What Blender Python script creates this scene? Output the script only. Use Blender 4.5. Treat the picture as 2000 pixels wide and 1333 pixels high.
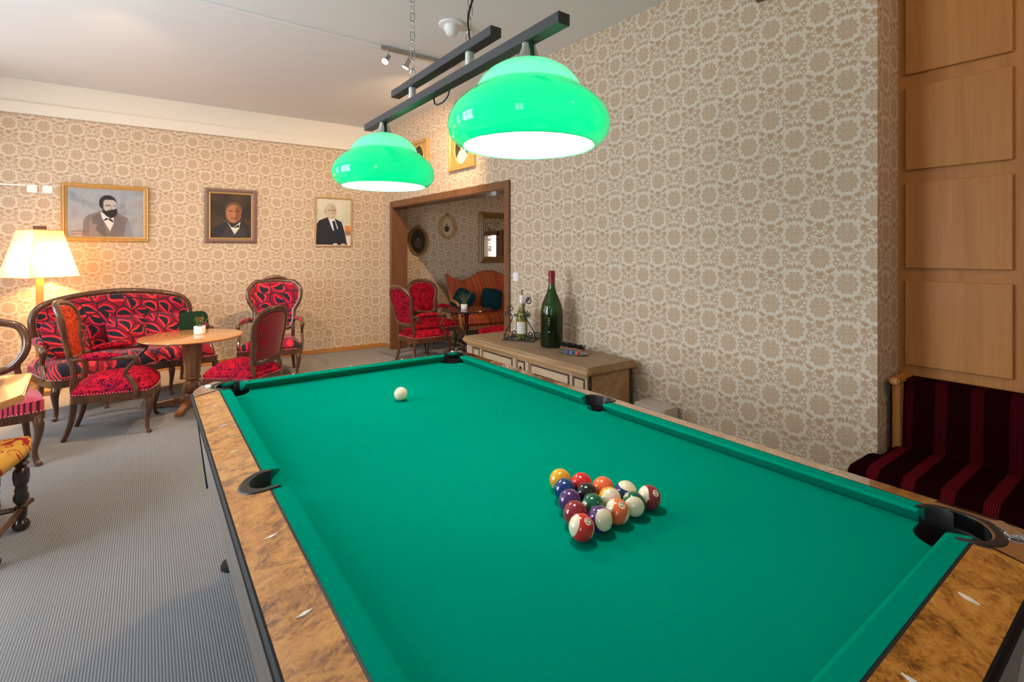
import bpy, bmesh, math, random
from mathutils import Vector, Matrix, noise
from mathutils.geometry import tessellate_polygon

for o in list(bpy.data.objects):
    bpy.data.objects.remove(o)
SC = bpy.context.scene
COL = SC.collection
PI = math.pi
R = math.radians
random.seed(7)

# ------------------------------------------------------------------ camera, world, lights, exposure
TH = R(36.068)
cam_d = bpy.data.cameras.new('camera')
cam_d.sensor_width = 36.0
cam_d.lens = 36.0 * 977.3 / 2000.0
cam_d.shift_y = -(666.5 - 492.1) / 2000.0
cam_d.clip_start = 0.02
cam = bpy.data.objects.new('camera', cam_d)
COL.objects.link(cam)
cam.location = (0, 0, 1.4)
cam.rotation_euler = (PI / 2, 0, -TH)
SC.camera = cam

SC.view_settings.view_transform = 'Standard'
SC.view_settings.look = 'None'
SC.view_settings.gamma = 1.0
SC.view_settings.use_curve_mapping = False
SC.view_settings.exposure = 0.0
try:
    SC.cycles.use_denoising = True
    SC.cycles.max_bounces = 8
    SC.cycles.diffuse_bounces = 5
    SC.cycles.glossy_bounces = 3
    SC.cycles.transmission_bounces = 6
    SC.cycles.transparent_max_bounces = 6
    SC.cycles.sample_clamp_indirect = 6.0
    SC.cycles.caustics_reflective = False
    SC.cycles.caustics_refractive = False
except Exception:
    pass

W = bpy.data.worlds.new('daylight')
SC.world = W
W.use_nodes = True
W.node_tree.nodes['Background'].inputs[0].default_value = (0.80, 0.90, 1.0, 1)
W.node_tree.nodes['Background'].inputs[1].default_value = 2.2


def light(name, kind, loc, power, color, size=0.1, size_y=None, rot=None, target=None, spread=None):
    d = bpy.data.lights.new(name, kind)
    d.energy = power
    d.color = color
    if kind == 'AREA':
        d.shape = 'RECTANGLE'
        d.size = size
        d.size_y = size_y or size
        if spread:
            d.spread = spread
    elif kind == 'SPOT':
        d.spot_size = R(size_y or 70)
        d.spot_blend = 0.8
        d.shadow_soft_size = size
    else:
        d.shadow_soft_size = size
    o = bpy.data.objects.new(name, d)
    COL.objects.link(o)
    o.location = loc
    if target is not None:
        o.rotation_euler = (Vector(target) - Vector(loc)).to_track_quat('-Z', 'Y').to_euler()
    elif rot:
        o.rotation_euler = rot
    return o


XL, YN, XE, ZC = -1.95, -2.6, 6.6, 3.19        # left wall, near wall, far end of the side room, ceiling
WINDOWS_L = [(-1.9, -0.9), (2.5, 4.2), (5.0, 6.5)]     # openings of the left wall (y0, y1)
WZ0, WZ1 = 0.85, 2.75
DAY = (0.84, 0.92, 1.0)
for (y0, y1), p in zip(WINDOWS_L, (30, 140, 36)):
    light('daylight', 'AREA', (XL - 0.25, (y0 + y1) / 2, (WZ0 + WZ1) / 2), p, DAY, y1 - y0, WZ1 - WZ0,
          rot=(PI / 2, 0, -PI / 2))
WINDOWS_N = []
WIN_S = (3.3, 4.13)
light('daylight', 'AREA', (XE + 0.25, (WIN_S[0] + WIN_S[1]) / 2, 1.35), 9, DAY, WIN_S[1] - WIN_S[0], 1.0,
      rot=(PI / 2, 0, PI / 2))

# ------------------------------------------------------------------ node expressions


class E:
    """a scalar socket with arithmetic"""
    def __init__(self, t, s):
        self.t, self.s = t, s

    def m(self, op, *a):
        n = self.t.nodes.new('ShaderNodeMath')
        n.operation = op
        for i, v in enumerate((self,) + a):
            if isinstance(v, E):
                self.t.links.new(v.s, n.inputs[i])
            else:
                n.inputs[i].default_value = v
        return E(self.t, n.outputs[0])

    def __add__(self, o): return self.m('ADD', o)
    def __radd__(self, o): return self.m('ADD', o)
    def __sub__(self, o): return self.m('SUBTRACT', o)
    def __rsub__(self, o): return (self * -1.0) + o
    def __mul__(self, o): return self.m('MULTIPLY', o)
    def __rmul__(self, o): return self.m('MULTIPLY', o)
    def __truediv__(self, o): return self.m('DIVIDE', o)
    def abs(self): return self.m('ABSOLUTE')
    def sqrt(self): return self.m('SQRT')
    def cos(self): return self.m('COSINE')
    def sin(self): return self.m('SINE')
    def fract(self): return self.m('FRACT')
    def floor(self): return self.m('FLOOR')
    def min(self, o): return self.m('MINIMUM', o)
    def max(self, o): return self.m('MAXIMUM', o)
    def pow(self, o): return self.m('POWER', o)
    def pingpong(self, o): return self.m('PINGPONG', o)
    def clamp(self): return self.m('ADD', 0.0).c()

    def c(self):
        self.s.node.use_clamp = True
        return self

    def step(self, edge, w):
        """1 where self < edge, soft over w"""
        return ((edge - self) * (1.0 / w) + 0.5).c()

    def atan2(self, o): return self.m('ARCTAN2', o)


class NT:
    def __init__(self, name):
        self.mat = bpy.data.materials.new(name)
        self.mat.use_nodes = True
        self.t = self.mat.node_tree
        self.t.nodes.clear()
        self.out = self.n('ShaderNodeOutputMaterial')

    def n(self, kind, **kw):
        nd = self.t.nodes.new(kind)
        for k, v in kw.items():
            setattr(nd, k, v)
        return nd

    def l(self, a, b):
        self.t.links.new(a.s if isinstance(a, E) else a, b)

    def coords(self, kind='Object'):
        tc = self.n('ShaderNodeTexCoord')
        sp = self.n('ShaderNodeSeparateXYZ')
        self.l(tc.outputs[kind], sp.inputs[0])
        return tc.outputs[kind], E(self.t, sp.outputs[0]), E(self.t, sp.outputs[1]), E(self.t, sp.outputs[2])

    def vec(self, x, y, z=0.0):
        n = self.n('ShaderNodeCombineXYZ')
        for i, v in enumerate((x, y, z)):
            if isinstance(v, E):
                self.l(v, n.inputs[i])
            else:
                n.inputs[i].default_value = v
        return n.outputs[0]

    def noise(self, vec, scale, detail=3, rough=0.5, dist=0.0, out=0):
        n = self.n('ShaderNodeTexNoise')
        self.l(vec, n.inputs['Vector'])
        n.inputs['Scale'].default_value = scale
        n.inputs['Detail'].default_value = detail
        n.inputs['Roughness'].default_value = rough
        n.inputs['Distortion'].default_value = dist
        return E(self.t, n.outputs[0]) if out == 0 else n.outputs[1]

    def scale(self, vec, s):
        n = self.n('ShaderNodeVectorMath', operation='MULTIPLY')
        self.l(vec, n.inputs[0])
        n.inputs[1].default_value = s
        return n.outputs[0]

    def mix(self, f, a, b):
        n = self.n('ShaderNodeMix', data_type='RGBA')
        if isinstance(f, E):
            self.l(f, n.inputs[0])
        else:
            n.inputs[0].default_value = f
        for v, i in ((a, 6), (b, 7)):
            if isinstance(v, tuple):
                n.inputs[i].default_value = (*v[:3], 1)
            else:
                self.l(v, n.inputs[i])
        return n.outputs[2]

    def ramp(self, f, stops):
        n = self.n('ShaderNodeValToRGB')
        self.l(f, n.inputs[0])
        el = n.color_ramp.elements
        while len(el) < len(stops):
            el.new(0.5)
        for e, (p, c) in zip(el, stops):
            e.position = p
            e.color = (*c, 1)
        return n.outputs[0]

    def bsdf(self, color, rough=0.5, metal=0.0, bump=None, bump_s=0.2, bump_d=0.01, coat=0.0, spec=0.5, sheen=0.0,
             emis=None, emis_s=0.0, trans=0.0, ior=1.45):
        b = self.n('ShaderNodeBsdfPrincipled')
        if isinstance(color, tuple):
            b.inputs['Base Color'].default_value = (*color[:3], 1)
        else:
            self.l(color, b.inputs['Base Color'])
        if isinstance(rough, E):
            self.l(rough, b.inputs['Roughness'])
        else:
            b.inputs['Roughness'].default_value = rough
        b.inputs['Metallic'].default_value = metal
        b.inputs['Coat Weight'].default_value = coat
        b.inputs['Coat Roughness'].default_value = 0.06
        b.inputs['Specular IOR Level'].default_value = spec
        b.inputs['Sheen Weight'].default_value = sheen
        b.inputs['Transmission Weight'].default_value = trans
        b.inputs['IOR'].default_value = ior
        if emis:
            b.inputs['Emission Color'].default_value = (*emis, 1)
            b.inputs['Emission Strength'].default_value = emis_s
        if bump is not None:
            bn = self.n('ShaderNodeBump')
            bn.inputs['Strength'].default_value = bump_s
            bn.inputs['Distance'].default_value = bump_d
            self.l(bump, bn.inputs['Height'])
            self.l(bn.outputs[0], b.inputs['Normal'])
        self.l(b.outputs[0], self.out.inputs[0])
        return b


def plain(name, col, rough=0.5, metal=0.0, **k):
    m = NT(name)
    m.bsdf(col, rough, metal, **k)
    return m.mat


def mat_wallpaper():
    m = NT('damask wallpaper')
    v, x, y, z = m.coords()
    x = x + y
    P, Z = 0.133, 0.273
    def lat(ox, oz):
        lx = ((x * (1 / (2 * P)) + (ox + 0.5)).fract() - 0.5) * (2 * P)
        lz = ((z * (1 / Z) + (oz + 0.5)).fract() - 0.5) * Z
        return lx, lz
    ax, az = lat(0, 0)
    bx, bz = lat(0.5, 0.5)
    ra = (ax * ax + az * az).sqrt()
    rb = (bx * bx + bz * bz).sqrt()
    sel = (rb - ra).step(0.0, 1e-5)          # 1 where b is nearer
    lx = ax + (bx - ax) * sel
    lz = az + (bz - az) * sel
    lz9 = lz * 0.92
    r = (lx * lx + lz9 * lz9).sqrt()
    th = lz9.atan2(lx.abs() + 1e-5)
    petal = ((th * 11.0).cos() * 0.5 + 0.5)
    Rm = petal * 0.010 + 0.047
    d = r - Rm
    med = d.step(0.0, 0.002)
    # fine petal lines inside the medallion
    rings = ((r * 520.0 + petal * 2.2).sin() * 0.5 + 0.5)
    nf = m.noise(m.vec(lx.abs(), lz, 3.0), 150, 2, 0.5)
    inner = med * (0.42 + rings * 0.18 + (0.52 - nf).step(0.0, 0.08) * 0.42)
    # mirrored scrolls
    mx = x.pingpong(P)
    ang = z * (2 * PI / Z)
    nz = m.noise(m.vec(mx, ang.cos() * (Z / 6.283), ang.sin() * (Z / 6.283)), 62, 1.5, 0.5, 0.9)
    halo = (r - (petal * 0.006 + 0.060 + (nz - 0.5) * 0.075)).step(0.0, 0.005)
    leaf = (0.515 - nz).step(0.0, 0.06) * 0.92
    # curls and fans around each medallion
    alx = lx.abs()
    def ringat(cx, cz, rad, w):
        dx = alx - cx
        dz = lz - cz
        return ((dx * dx + dz * dz).sqrt() - rad).abs().step(w, 0.0022)
    def disc(cx, cz, rx, rz):
        dx = (alx - cx) * (1 / rx)
        dz = (lz - cz) * (1 / rz)
        return ((dx * dx + dz * dz).sqrt()).step(1.0, 0.12)
    c1 = ringat(0.030, 0.082, 0.014, 0.0035).max(ringat(0.078, 0.018, 0.014, 0.0035))
    c2 = disc(0.052, -0.073, 0.019, 0.011).max(disc(0.010, -0.088, 0.011, 0.015)).max(disc(0.0, 0.092, 0.006, 0.016))
    c3 = ringat(0.080, -0.028, 0.010, 0.003)
    scroll = leaf.max(c1).max(c2).max(c3)
    pat = inner.max(scroll * (1.0 - halo) * 0.9)
    fine = m.noise(m.scale(v, (1, 1, 1)), 420, 2)
    pat = (pat * (0.82 + fine * 0.36)).c()
    col = m.mix(pat, (0.610, 0.535, 0.435), (0.395, 0.262, 0.150))
    m.bsdf(col, 0.55, bump=pat, bump_s=0.15, bump_d=0.001, spec=0.35)
    return m.mat


def mat_wood(name, c1, c2, axis='X', scale=14.0, stretch=0.08, rough=0.4, coat=0.0, dist=1.2):
    m = NT(name)
    v, x, y, z = m.coords()
    s = {'X': (stretch, 1, 1), 'Y': (1, stretch, 1), 'Z': (1, 1, stretch)}[axis]
    vs = m.scale(v, s)
    a = m.noise(vs, scale, 4, 0.6, dist)
    b = m.noise(vs, scale * 7, 3, 0.6, 0.2)
    f = (a * 0.75 + b * 0.35)
    col = m.ramp(f, [(0.30, c2), (0.52, tuple((p + q) / 2 for p, q in zip(c1, c2))), (0.72, c1)])
    m.bsdf(col, rough, bump=b, bump_s=0.08, bump_d=0.002, coat=coat)
    return m.mat


def mat_burl():
    m = NT('amber burl veneer')
    v, x, y, z = m.coords()
    a = m.noise(m.scale(v, (0.8, 1.25, 1)), 9, 6, 0.62, 2.2)
    b = m.noise(v, 38, 4, 0.65, 2.6)
    f = a * 0.62 + b * 0.42
    col = m.ramp(f, [(0.38, (0.105, 0.034, 0.008)), (0.45, (0.27, 0.098, 0.015)), (0.52, (0.47, 0.185, 0.030)),
                     (0.64, (0.64, 0.29, 0.055))])
    m.bsdf(col, 0.22, coat=1.0, spec=0.5)
    return m.mat


def mat_cloth():
    m = NT('green billiard cloth')
    v, x, y, z = m.coords()
    a = m.noise(v, 900, 2)
    b = m.noise(v, 2.5, 3)
    col = m.mix((a * 0.35 + b * 0.5).c(), (0.0, 0.215, 0.138), (0.0, 0.260, 0.170))
    m.bsdf(col, 1.0, bump=a, bump_s=0.1, bump_d=0.0005, spec=0.0)
    return m.mat


def mat_carpet():
    m = NT('grey ribbed carpet')
    v, x, y, z = m.coords()
    nz = m.noise(v, 60, 2)
    rib = (((x * 108.0 + nz * 0.25)).fract() - 0.5).abs() * 2.0
    knot = ((y * 150.0 + (x * 108.0).floor() * 0.5).fract() - 0.5).abs() * 2.0
    f = (rib * 0.85 + knot * 0.25)
    big = m.noise(v, 1.2, 3)
    c = m.ramp(f, [(0.14, (0.080, 0.084, 0.092)), (0.42, (0.225, 0.228, 0.235)), (0.85, (0.320, 0.322, 0.322))])
    col = m.mix((big * 0.3).c(), c, (0.30, 0.30, 0.31))
    m.bsdf(col, 0.95, bump=f, bump_s=0.5, bump_d=0.003, spec=0.1)
    return m.mat


def mat_paisley():
    m = NT('red fabric with black teardrops')
    v, x, y, z = m.coords()
    cell = 0.108
    wob = m.noise(v, 7, 1, 0.5, 0.0, out=1)
    q = m.n('ShaderNodeVectorMath', operation='MULTIPLY_ADD')
    m.l(wob, q.inputs[0])
    q.inputs[1].default_value = (0.035, 0.035, 0.0)
    m.l(m.vec(x * 0.82 + z * 0.25, z - y * 0.9 - x * 0.1, 0.0), q.inputs[2])
    p = q.outputs[0]

    def vor(feature):
        n = m.n('ShaderNodeTexVoronoi', voronoi_dimensions='2D', feature=feature)
        n.inputs['Scale'].default_value = 1 / cell
        n.inputs['Randomness'].default_value = 0.75
        m.l(p, n.inputs['Vector'])
        return n
    vo, ve = vor('F1'), vor('DISTANCE_TO_EDGE')
    sub = m.n('ShaderNodeVectorMath', operation='SUBTRACT')
    m.l(p, sub.inputs[0])
    m.l(vo.outputs['Position'], sub.inputs[1])
    sp = m.n('ShaderNodeSeparateXYZ')
    m.l(sub.outputs[0], sp.inputs[0])
    sc = m.n('ShaderNodeSeparateXYZ')
    m.l(vo.outputs['Color'], sc.inputs[0])
    dx, dz = E(m.t, sp.outputs[0]) * (1 / cell), E(m.t, sp.outputs[1]) * (1 / cell)
    ca = E(m.t, sc.outputs[0])
    a = ca * 3.0 - 0.6 + (ca - 0.5).m('SIGN') * 1.2
    c, s = a.cos(), a.sin()
    u = dx * c + dz * s
    w = dz * c - dx * s + (u * u) * 0.75 - 0.07
    t = (u * (1 / 0.98) + 0.5).c()
    prof = (t.pow(0.55)) * ((1.0 - t).pow(1.2)) * 0.68
    core = (w.abs() - prof).step(0.0, 0.03)
    t2 = (u * (1 / 1.30) + 0.5).c()
    prof2 = (t2.pow(0.5)) * ((1.0 - t2).pow(1.0)) * 0.98
    body = (w.abs() - prof2).step(0.0, 0.03)
    edge = E(m.t, ve.outputs[0]).step(0.045, 0.02)
    hue = m.noise(v, 2.0, 2)
    red = m.mix(((hue - 0.35) * 3.0).c(), (0.50, 0.008, 0.045), (0.78, 0.050, 0.045))
    deep = m.mix(((hue - 0.35) * 3.0).c(), (0.20, 0.001, 0.025), (0.36, 0.005, 0.016))
    base = m.mix(body, deep, red)
    col = m.mix(edge.max(core), base, (0.014, 0.012, 0.024))
    m.bsdf(col, 0.75, spec=0.2, sheen=0.2)
    return m.mat


def mat_spotted(name, red, dark, scale=42, th=0.46):
    m = NT(name)
    v, x, y, z = m.coords()
    a = m.noise(v, scale, 2, 0.55, 1.6)
    f = (a - th).step(0.0, 0.05)
    hue = m.noise(v, 3.0, 2)
    base = m.mix(hue, red, tuple(c * 0.75 for c in red))
    m.bsdf(m.mix(f * 0.9, base, dark), 0.85, spec=0.12)
    return m.mat


def mat_stripes(name, c1, c2, per, axis='X', duty=0.5):
    m = NT(name)
    v, x, y, z = m.coords()
    q = {'X': x, 'Y': y, 'Z': z, 'D': x - y}[axis]
    f = (((q * (1 / per)).fract() - 0.5).abs() * 2.0).step(duty, 0.15)
    m.bsdf(m.mix(f, c1, c2), 0.7, spec=0.2, sheen=0.2)
    return m.mat


def mat_kilim():
    m = NT('multicolour striped weave')
    v, x, y, z = m.coords()
    q = (x + z * 0.18) * 1.0
    n = m.noise(m.vec(q * 1.0, 0.0, 0.0), 34, 1, 0.5)
    col = m.ramp(n, [(0.30, (0.03, 0.20, 0.22)), (0.36, (0.45, 0.012, 0.012)), (0.42, (0.02, 0.015, 0.02)), (0.46, (0.65, 0.26, 0.03)),
                     (0.50, (0.50, 0.015, 0.015)), (0.54, (0.05, 0.10, 0.06)), (0.58, (0.60, 0.10, 0.02)), (0.63, (0.03, 0.02, 0.02)),
                     (0.68, (0.45, 0.25, 0.06))])
    m.bsdf(col, 0.8, spec=0.2)
    return m.mat


def mat_scrolls():
    m = NT('yellow fabric with red scrolls')
    v, x, y, z = m.coords()
    p = m.vec(x, y + z, 0.0)
    cell = 0.085
    vo = m.n('ShaderNodeTexVoronoi', voronoi_dimensions='2D', feature='F1')
    vo.inputs['Scale'].default_value = 1 / cell
    vo.inputs['Randomness'].default_value = 0.6
    m.l(p, vo.inputs['Vector'])
    sub = m.n('ShaderNodeVectorMath', operation='SUBTRACT')
    m.l(p, sub.inputs[0])
    m.l(vo.outputs['Position'], sub.inputs[1])
    sp = m.n('ShaderNodeSeparateXYZ')
    m.l(sub.outputs[0], sp.inputs[0])
    dx, dy = E(m.t, sp.outputs[0]) * (1 / cell), E(m.t, sp.outputs[1]) * (1 / cell)
    r = (dx * dx + dy * dy).sqrt()
    th = dy.atan2(dx) * (1 / 6.283)
    sp1 = (((r * 2.4 - th).fract() - 0.5).abs()).step(0.11, 0.05) * r.step(0.46, 0.05)
    dot = r.step(0.07, 0.04)
    big = m.noise(v, 9, 1, 0.5, 1.0)
    blob = (0.36 - big) * -1.0
    f = sp1.max(dot)
    col = m.mix((f * 0.9).max((big - 0.33).step(0.0, 0.02)), (0.80, 0.44, 0.08), (0.42, 0.02, 0.035))
    m.bsdf(col, 0.75, spec=0.2)
    return m.mat


def mat_velvet_bench(k=1.0, name='dark wine striped velvet'):
    m = NT(name)
    v, x, y, z = m.coords()
    q = (y * (1 / 0.135)).fract()
    band = ((q - 0.5).abs()).step(0.165, 0.04) * k
    ln = (((q - 0.5).abs() * 2.0 * 8.0).fract() - 0.5).abs() * 2.0
    dash = ((x * 60.0 + z * 60.0).fract() - 0.5).abs().step(0.32, 0.1)
    nz = m.noise(m.scale(v, (4, 40, 4)), 3, 2)
    bright = ln.step(0.38, 0.2) * band * (0.35 + dash * 0.4)
    c0 = m.mix(nz * 0.5, (0.007, 0.0004, 0.001), (0.020, 0.0006, 0.002))
    c1 = m.mix(band, c0, (0.050, 0.0015, 0.004))
    col = m.mix(bright, c1, (0.17, 0.015, 0.018))
    m.bsdf(col, 0.95, spec=0.02)
    return m.mat


def mat_stone():
    m = NT('rough stone masonry')
    v, x, y, z = m.coords()
    d = m.noise(v, 3, 2, out=1)
    ad = m.n('ShaderNodeVectorMath', operation='MULTIPLY_ADD')
    m.l(d, ad.inputs[0])
    ad.inputs[1].default_value = (0.1, 0.1, 0.06)
    m.l(m.scale(v, (2, 6.5, 15.0)), ad.inputs[2])
    vo = m.n('ShaderNodeTexVoronoi', feature='F1')
    m.l(ad.outputs[0], vo.inputs['Vector'])
    vo.inputs['Scale'].default_value = 1.0
    vd = m.n('ShaderNodeTexVoronoi', feature='DISTANCE_TO_EDGE')
    m.l(ad.outputs[0], vd.inputs['Vector'])
    vd.inputs['Scale'].default_value = 1.0
    e = E(m.t, vd.outputs[0])
    g = e.step(0.06, 0.06)
    nz = m.noise(v, 20, 4)
    sp = m.n('ShaderNodeSeparateXYZ')
    m.l(vo.outputs['Color'], sp.inputs[0])
    c = m.mix((E(m.t, sp.outputs[0]) * 0.6 + nz * 0.4).c(), (0.36, 0.28, 0.19), (0.72, 0.60, 0.44))
    col = m.mix(g, c, (0.12, 0.10, 0.08))
    m.bsdf(col, 0.9, bump=e, bump_s=0.6, bump_d=0.05)
    return m.mat


def mat_shade_glass(name, col, w_tr, emis=None, es=0.0):
    """cased glass: diffuse + translucent under a clear glossy surface"""
    m = NT(name)
    d = m.n('ShaderNodeBsdfDiffuse')
    d.inputs[0].default_value = (*col, 1)
    t = m.n('ShaderNodeBsdfTranslucent')
    t.inputs[0].default_value = (*col, 1)
    mx = m.n('ShaderNodeMixShader')
    mx.inputs[0].default_value = w_tr
    m.l(d.outputs[0], mx.inputs[1])
    m.l(t.outputs[0], mx.inputs[2])
    g = m.n('ShaderNodeBsdfGlossy')
    g.inputs['Roughness'].default_value = 0.03
    fr = m.n('ShaderNodeFresnel')
    fr.inputs[0].default_value = 1.5
    m2 = m.n('ShaderNodeMixShader')
    m.l(fr.outputs[0], m2.inputs[0])
    m.l(mx.outputs[0], m2.inputs[1])
    m.l(g.outputs[0], m2.inputs[2])
    last = m2.outputs[0]
    if emis:
        em = m.n('ShaderNodeEmission')
        em.inputs[0].default_value = (*emis, 1)
        em.inputs[1].default_value = es
        ad = m.n('ShaderNodeAddShader')
        m.l(last, ad.inputs[0])
        m.l(em.outputs[0], ad.inputs[1])
        last = ad.outputs[0]
    m.l(last, m.out.inputs[0])
    return m.mat


def mat_emit(name, col, s):
    m = NT(name)
    e = m.n('ShaderNodeEmission')
    e.inputs[0].default_value = (*col, 1)
    e.inputs[1].default_value = s
    m.l(e.outputs[0], m.out.inputs[0])
    return m.mat


def mat_chest(name='weathered pine'):
    m = NT(name)
    v, x, y, z = m.coords()
    vs = m.scale(v, (1, 0.07, 0.9))
    a = m.noise(vs, 16, 4, 0.6, 0.8)
    b = m.noise(v, 3, 3)
    col = m.ramp(a * 0.7 + b * 0.3, [(0.3, (0.20, 0.105, 0.042)), (0.5, (0.36, 0.21, 0.095)), (0.7, (0.46, 0.30, 0.15))])
    m.bsdf(col, 0.6, bump=a, bump_s=0.1, bump_d=0.002)
    return m.mat


M = {}
M['wallpaper'] = mat_wallpaper()
M['ceiling'] = plain('white painted plaster', (0.70, 0.695, 0.67), 0.9)
M['cornice'] = plain('cream painted moulding', (0.72, 0.69, 0.62), 0.7)
M['carpet'] = mat_carpet()
M['burl'] = mat_burl()
M['cloth'] = mat_cloth()
M['oak'] = mat_wood('honey oak panelling', (0.50, 0.215, 0.055), (0.36, 0.135, 0.028), 'Z', 10, 0.05, 0.5, 0.0)
M['oakx'] = mat_wood('honey oak rail', (0.47, 0.195, 0.048), (0.33, 0.120, 0.024), 'Z', 12, 0.05, 0.5, 0.0)
M['base'] = mat_wood('light oak skirting', (0.50, 0.24, 0.07), (0.34, 0.14, 0.035), 'X', 10, 0.05, 0.4)
M['doorwood'] = mat_wood('brown stained door casing', (0.20, 0.085, 0.034), (0.10, 0.036, 0.013), 'Z', 18, 0.05, 0.4, 0.1)
M['walnut'] = mat_wood('dark polished walnut', (0.115, 0.045, 0.020), (0.035, 0.012, 0.006), 'Z', 14, 0.15, 0.28, 0.6)
M['ebony'] = mat_wood('near black polished wood', (0.035, 0.014, 0.009), (0.010, 0.004, 0.003), 'Z', 14, 0.15, 0.2, 0.7)
M['tablewood'] = mat_wood('light cherry wood', (0.62, 0.31, 0.10), (0.45, 0.19, 0.05), 'X', 9, 0.1, 0.25, 0.7)
M['pedestal'] = mat_wood('brown turned wood', (0.30, 0.125, 0.045), (0.15, 0.055, 0.018), 'Z', 12, 0.15, 0.3, 0.5)
M['apron'] = mat_wood('grey weathered laminate', (0.30, 0.265, 0.235), (0.17, 0.145, 0.125), 'Y', 16, 0.07, 0.5)
M['black'] = plain('black plastic', (0.016, 0.017, 0.020), 0.42, spec=0.3)
M['liner'] = plain('black rubber pocket liner', (0.014, 0.014, 0.016), 0.42)
M['hole'] = plain('black pocket lining', (0.006, 0.006, 0.007), 0.8)
M['chrome'] = plain('polished metal', (0.62, 0.60, 0.58), 0.12, 1.0)
M['steel'] = plain('brushed steel', (0.50, 0.48, 0.45), 0.3, 1.0)
M['greybar'] = plain('satin anthracite bar', (0.030, 0.032, 0.038), 0.35)
M['pearl'] = plain('mother of pearl', (0.80, 0.78, 0.74), 0.2, coat=0.6)
M['paisley'] = mat_paisley()
M['spot'] = mat_spotted('crimson fabric with small dark specks', (0.50, 0.008, 0.028), (0.025, 0.003, 0.02), 36, 0.47)
M['spotlamplit'] = mat_spotted('speckled crimson fabric tinted by lamp glow', (0.80, 0.080, 0.028), (0.03, 0.008, 0.01), 44, 0.46)  # same cloth as the crimson one, warm lamp glow put into the colour
M['alcove_red'] = mat_spotted('crimson damask', (0.44, 0.007, 0.024), (0.05, 0.0, 0.010), 34, 0.48)
M['stripe'] = mat_stripes('red and black fine stripes', (0.34, 0.006, 0.016), (0.035, 0.002, 0.006), 0.019, 'X', 0.45)
M['stripeseat'] = mat_stripes('rose and plum stripes', (0.66, 0.06, 0.10), (0.10, 0.006, 0.03), 0.021, 'D', 0.42)
M['nails'] = plain('pale upholstery nails', (0.70, 0.55, 0.50), 0.4)
M['kilim'] = mat_kilim()
M['scroll'] = mat_scrolls()
M['bench'] = mat_velvet_bench()
M['benchdim'] = mat_velvet_bench(0.35, 'wine striped velvet dimmed for nap sheen')  # seat velvet again, dark sheen of its nap put into the colour
M['stone'] = mat_stone()
M['white'] = plain('white glazed ceramic', (0.82, 0.82, 0.82), 0.25)
M['plastic'] = plain('white plastic', (0.80, 0.79, 0.76), 0.4)
M['gilt'] = mat_wood('worn gilt frame', (0.55, 0.34, 0.11), (0.34, 0.18, 0.045), 'X', 60, 0.5, 0.35, 0.2)
M['giltdark'] = mat_wood('dark antique gilt', (0.36, 0.20, 0.045), (0.11, 0.05, 0.014), 'Z', 50, 0.6, 0.35, 0.2)
M['mauve'] = plain('mauve brown frame', (0.19, 0.125, 0.12), 0.45)
M['goldlip'] = plain('gold inner lip', (0.72, 0.44, 0.12), 0.35, 0.3)
M['mirror'] = plain('mirror glass', (0.86, 0.86, 0.84), 0.015, 1.0)
M['chest'] = mat_chest()
M['chesttop'] = mat_wood('worn grey brown plank', (0.36, 0.245, 0.145), (0.19, 0.125, 0.072), 'Y', 14, 0.08, 0.6)
M['chestdark'] = plain('dark recess line', (0.05, 0.03, 0.018), 0.8)
M['chestpanel'] = mat_wood('bleached pine panel', (0.50, 0.37, 0.24), (0.40, 0.28, 0.17), 'Y', 12, 0.1, 0.6)
M['iron'] = plain('black wrought iron', (0.018, 0.017, 0.018), 0.5, 0.4)
M['leaf'] = plain('green leaves', (0.07, 0.16, 0.03), 0.6)
M['leafdark'] = plain('dusty green leaves', (0.10, 0.14, 0.07), 0.7)
M['redflower'] = plain('red berries', (0.6, 0.05, 0.02), 0.5)
M['teal'] = plain('dark teal velvet', (0.006, 0.035, 0.042), 0.8, spec=0.1)
M['darkgreen'] = plain('dark green cloth', (0.012, 0.030, 0.016), 0.9, spec=0.1)
M['mirrorframe'] = M['giltdark']

# ------------------------------------------------------------------ mesh helpers


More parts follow.
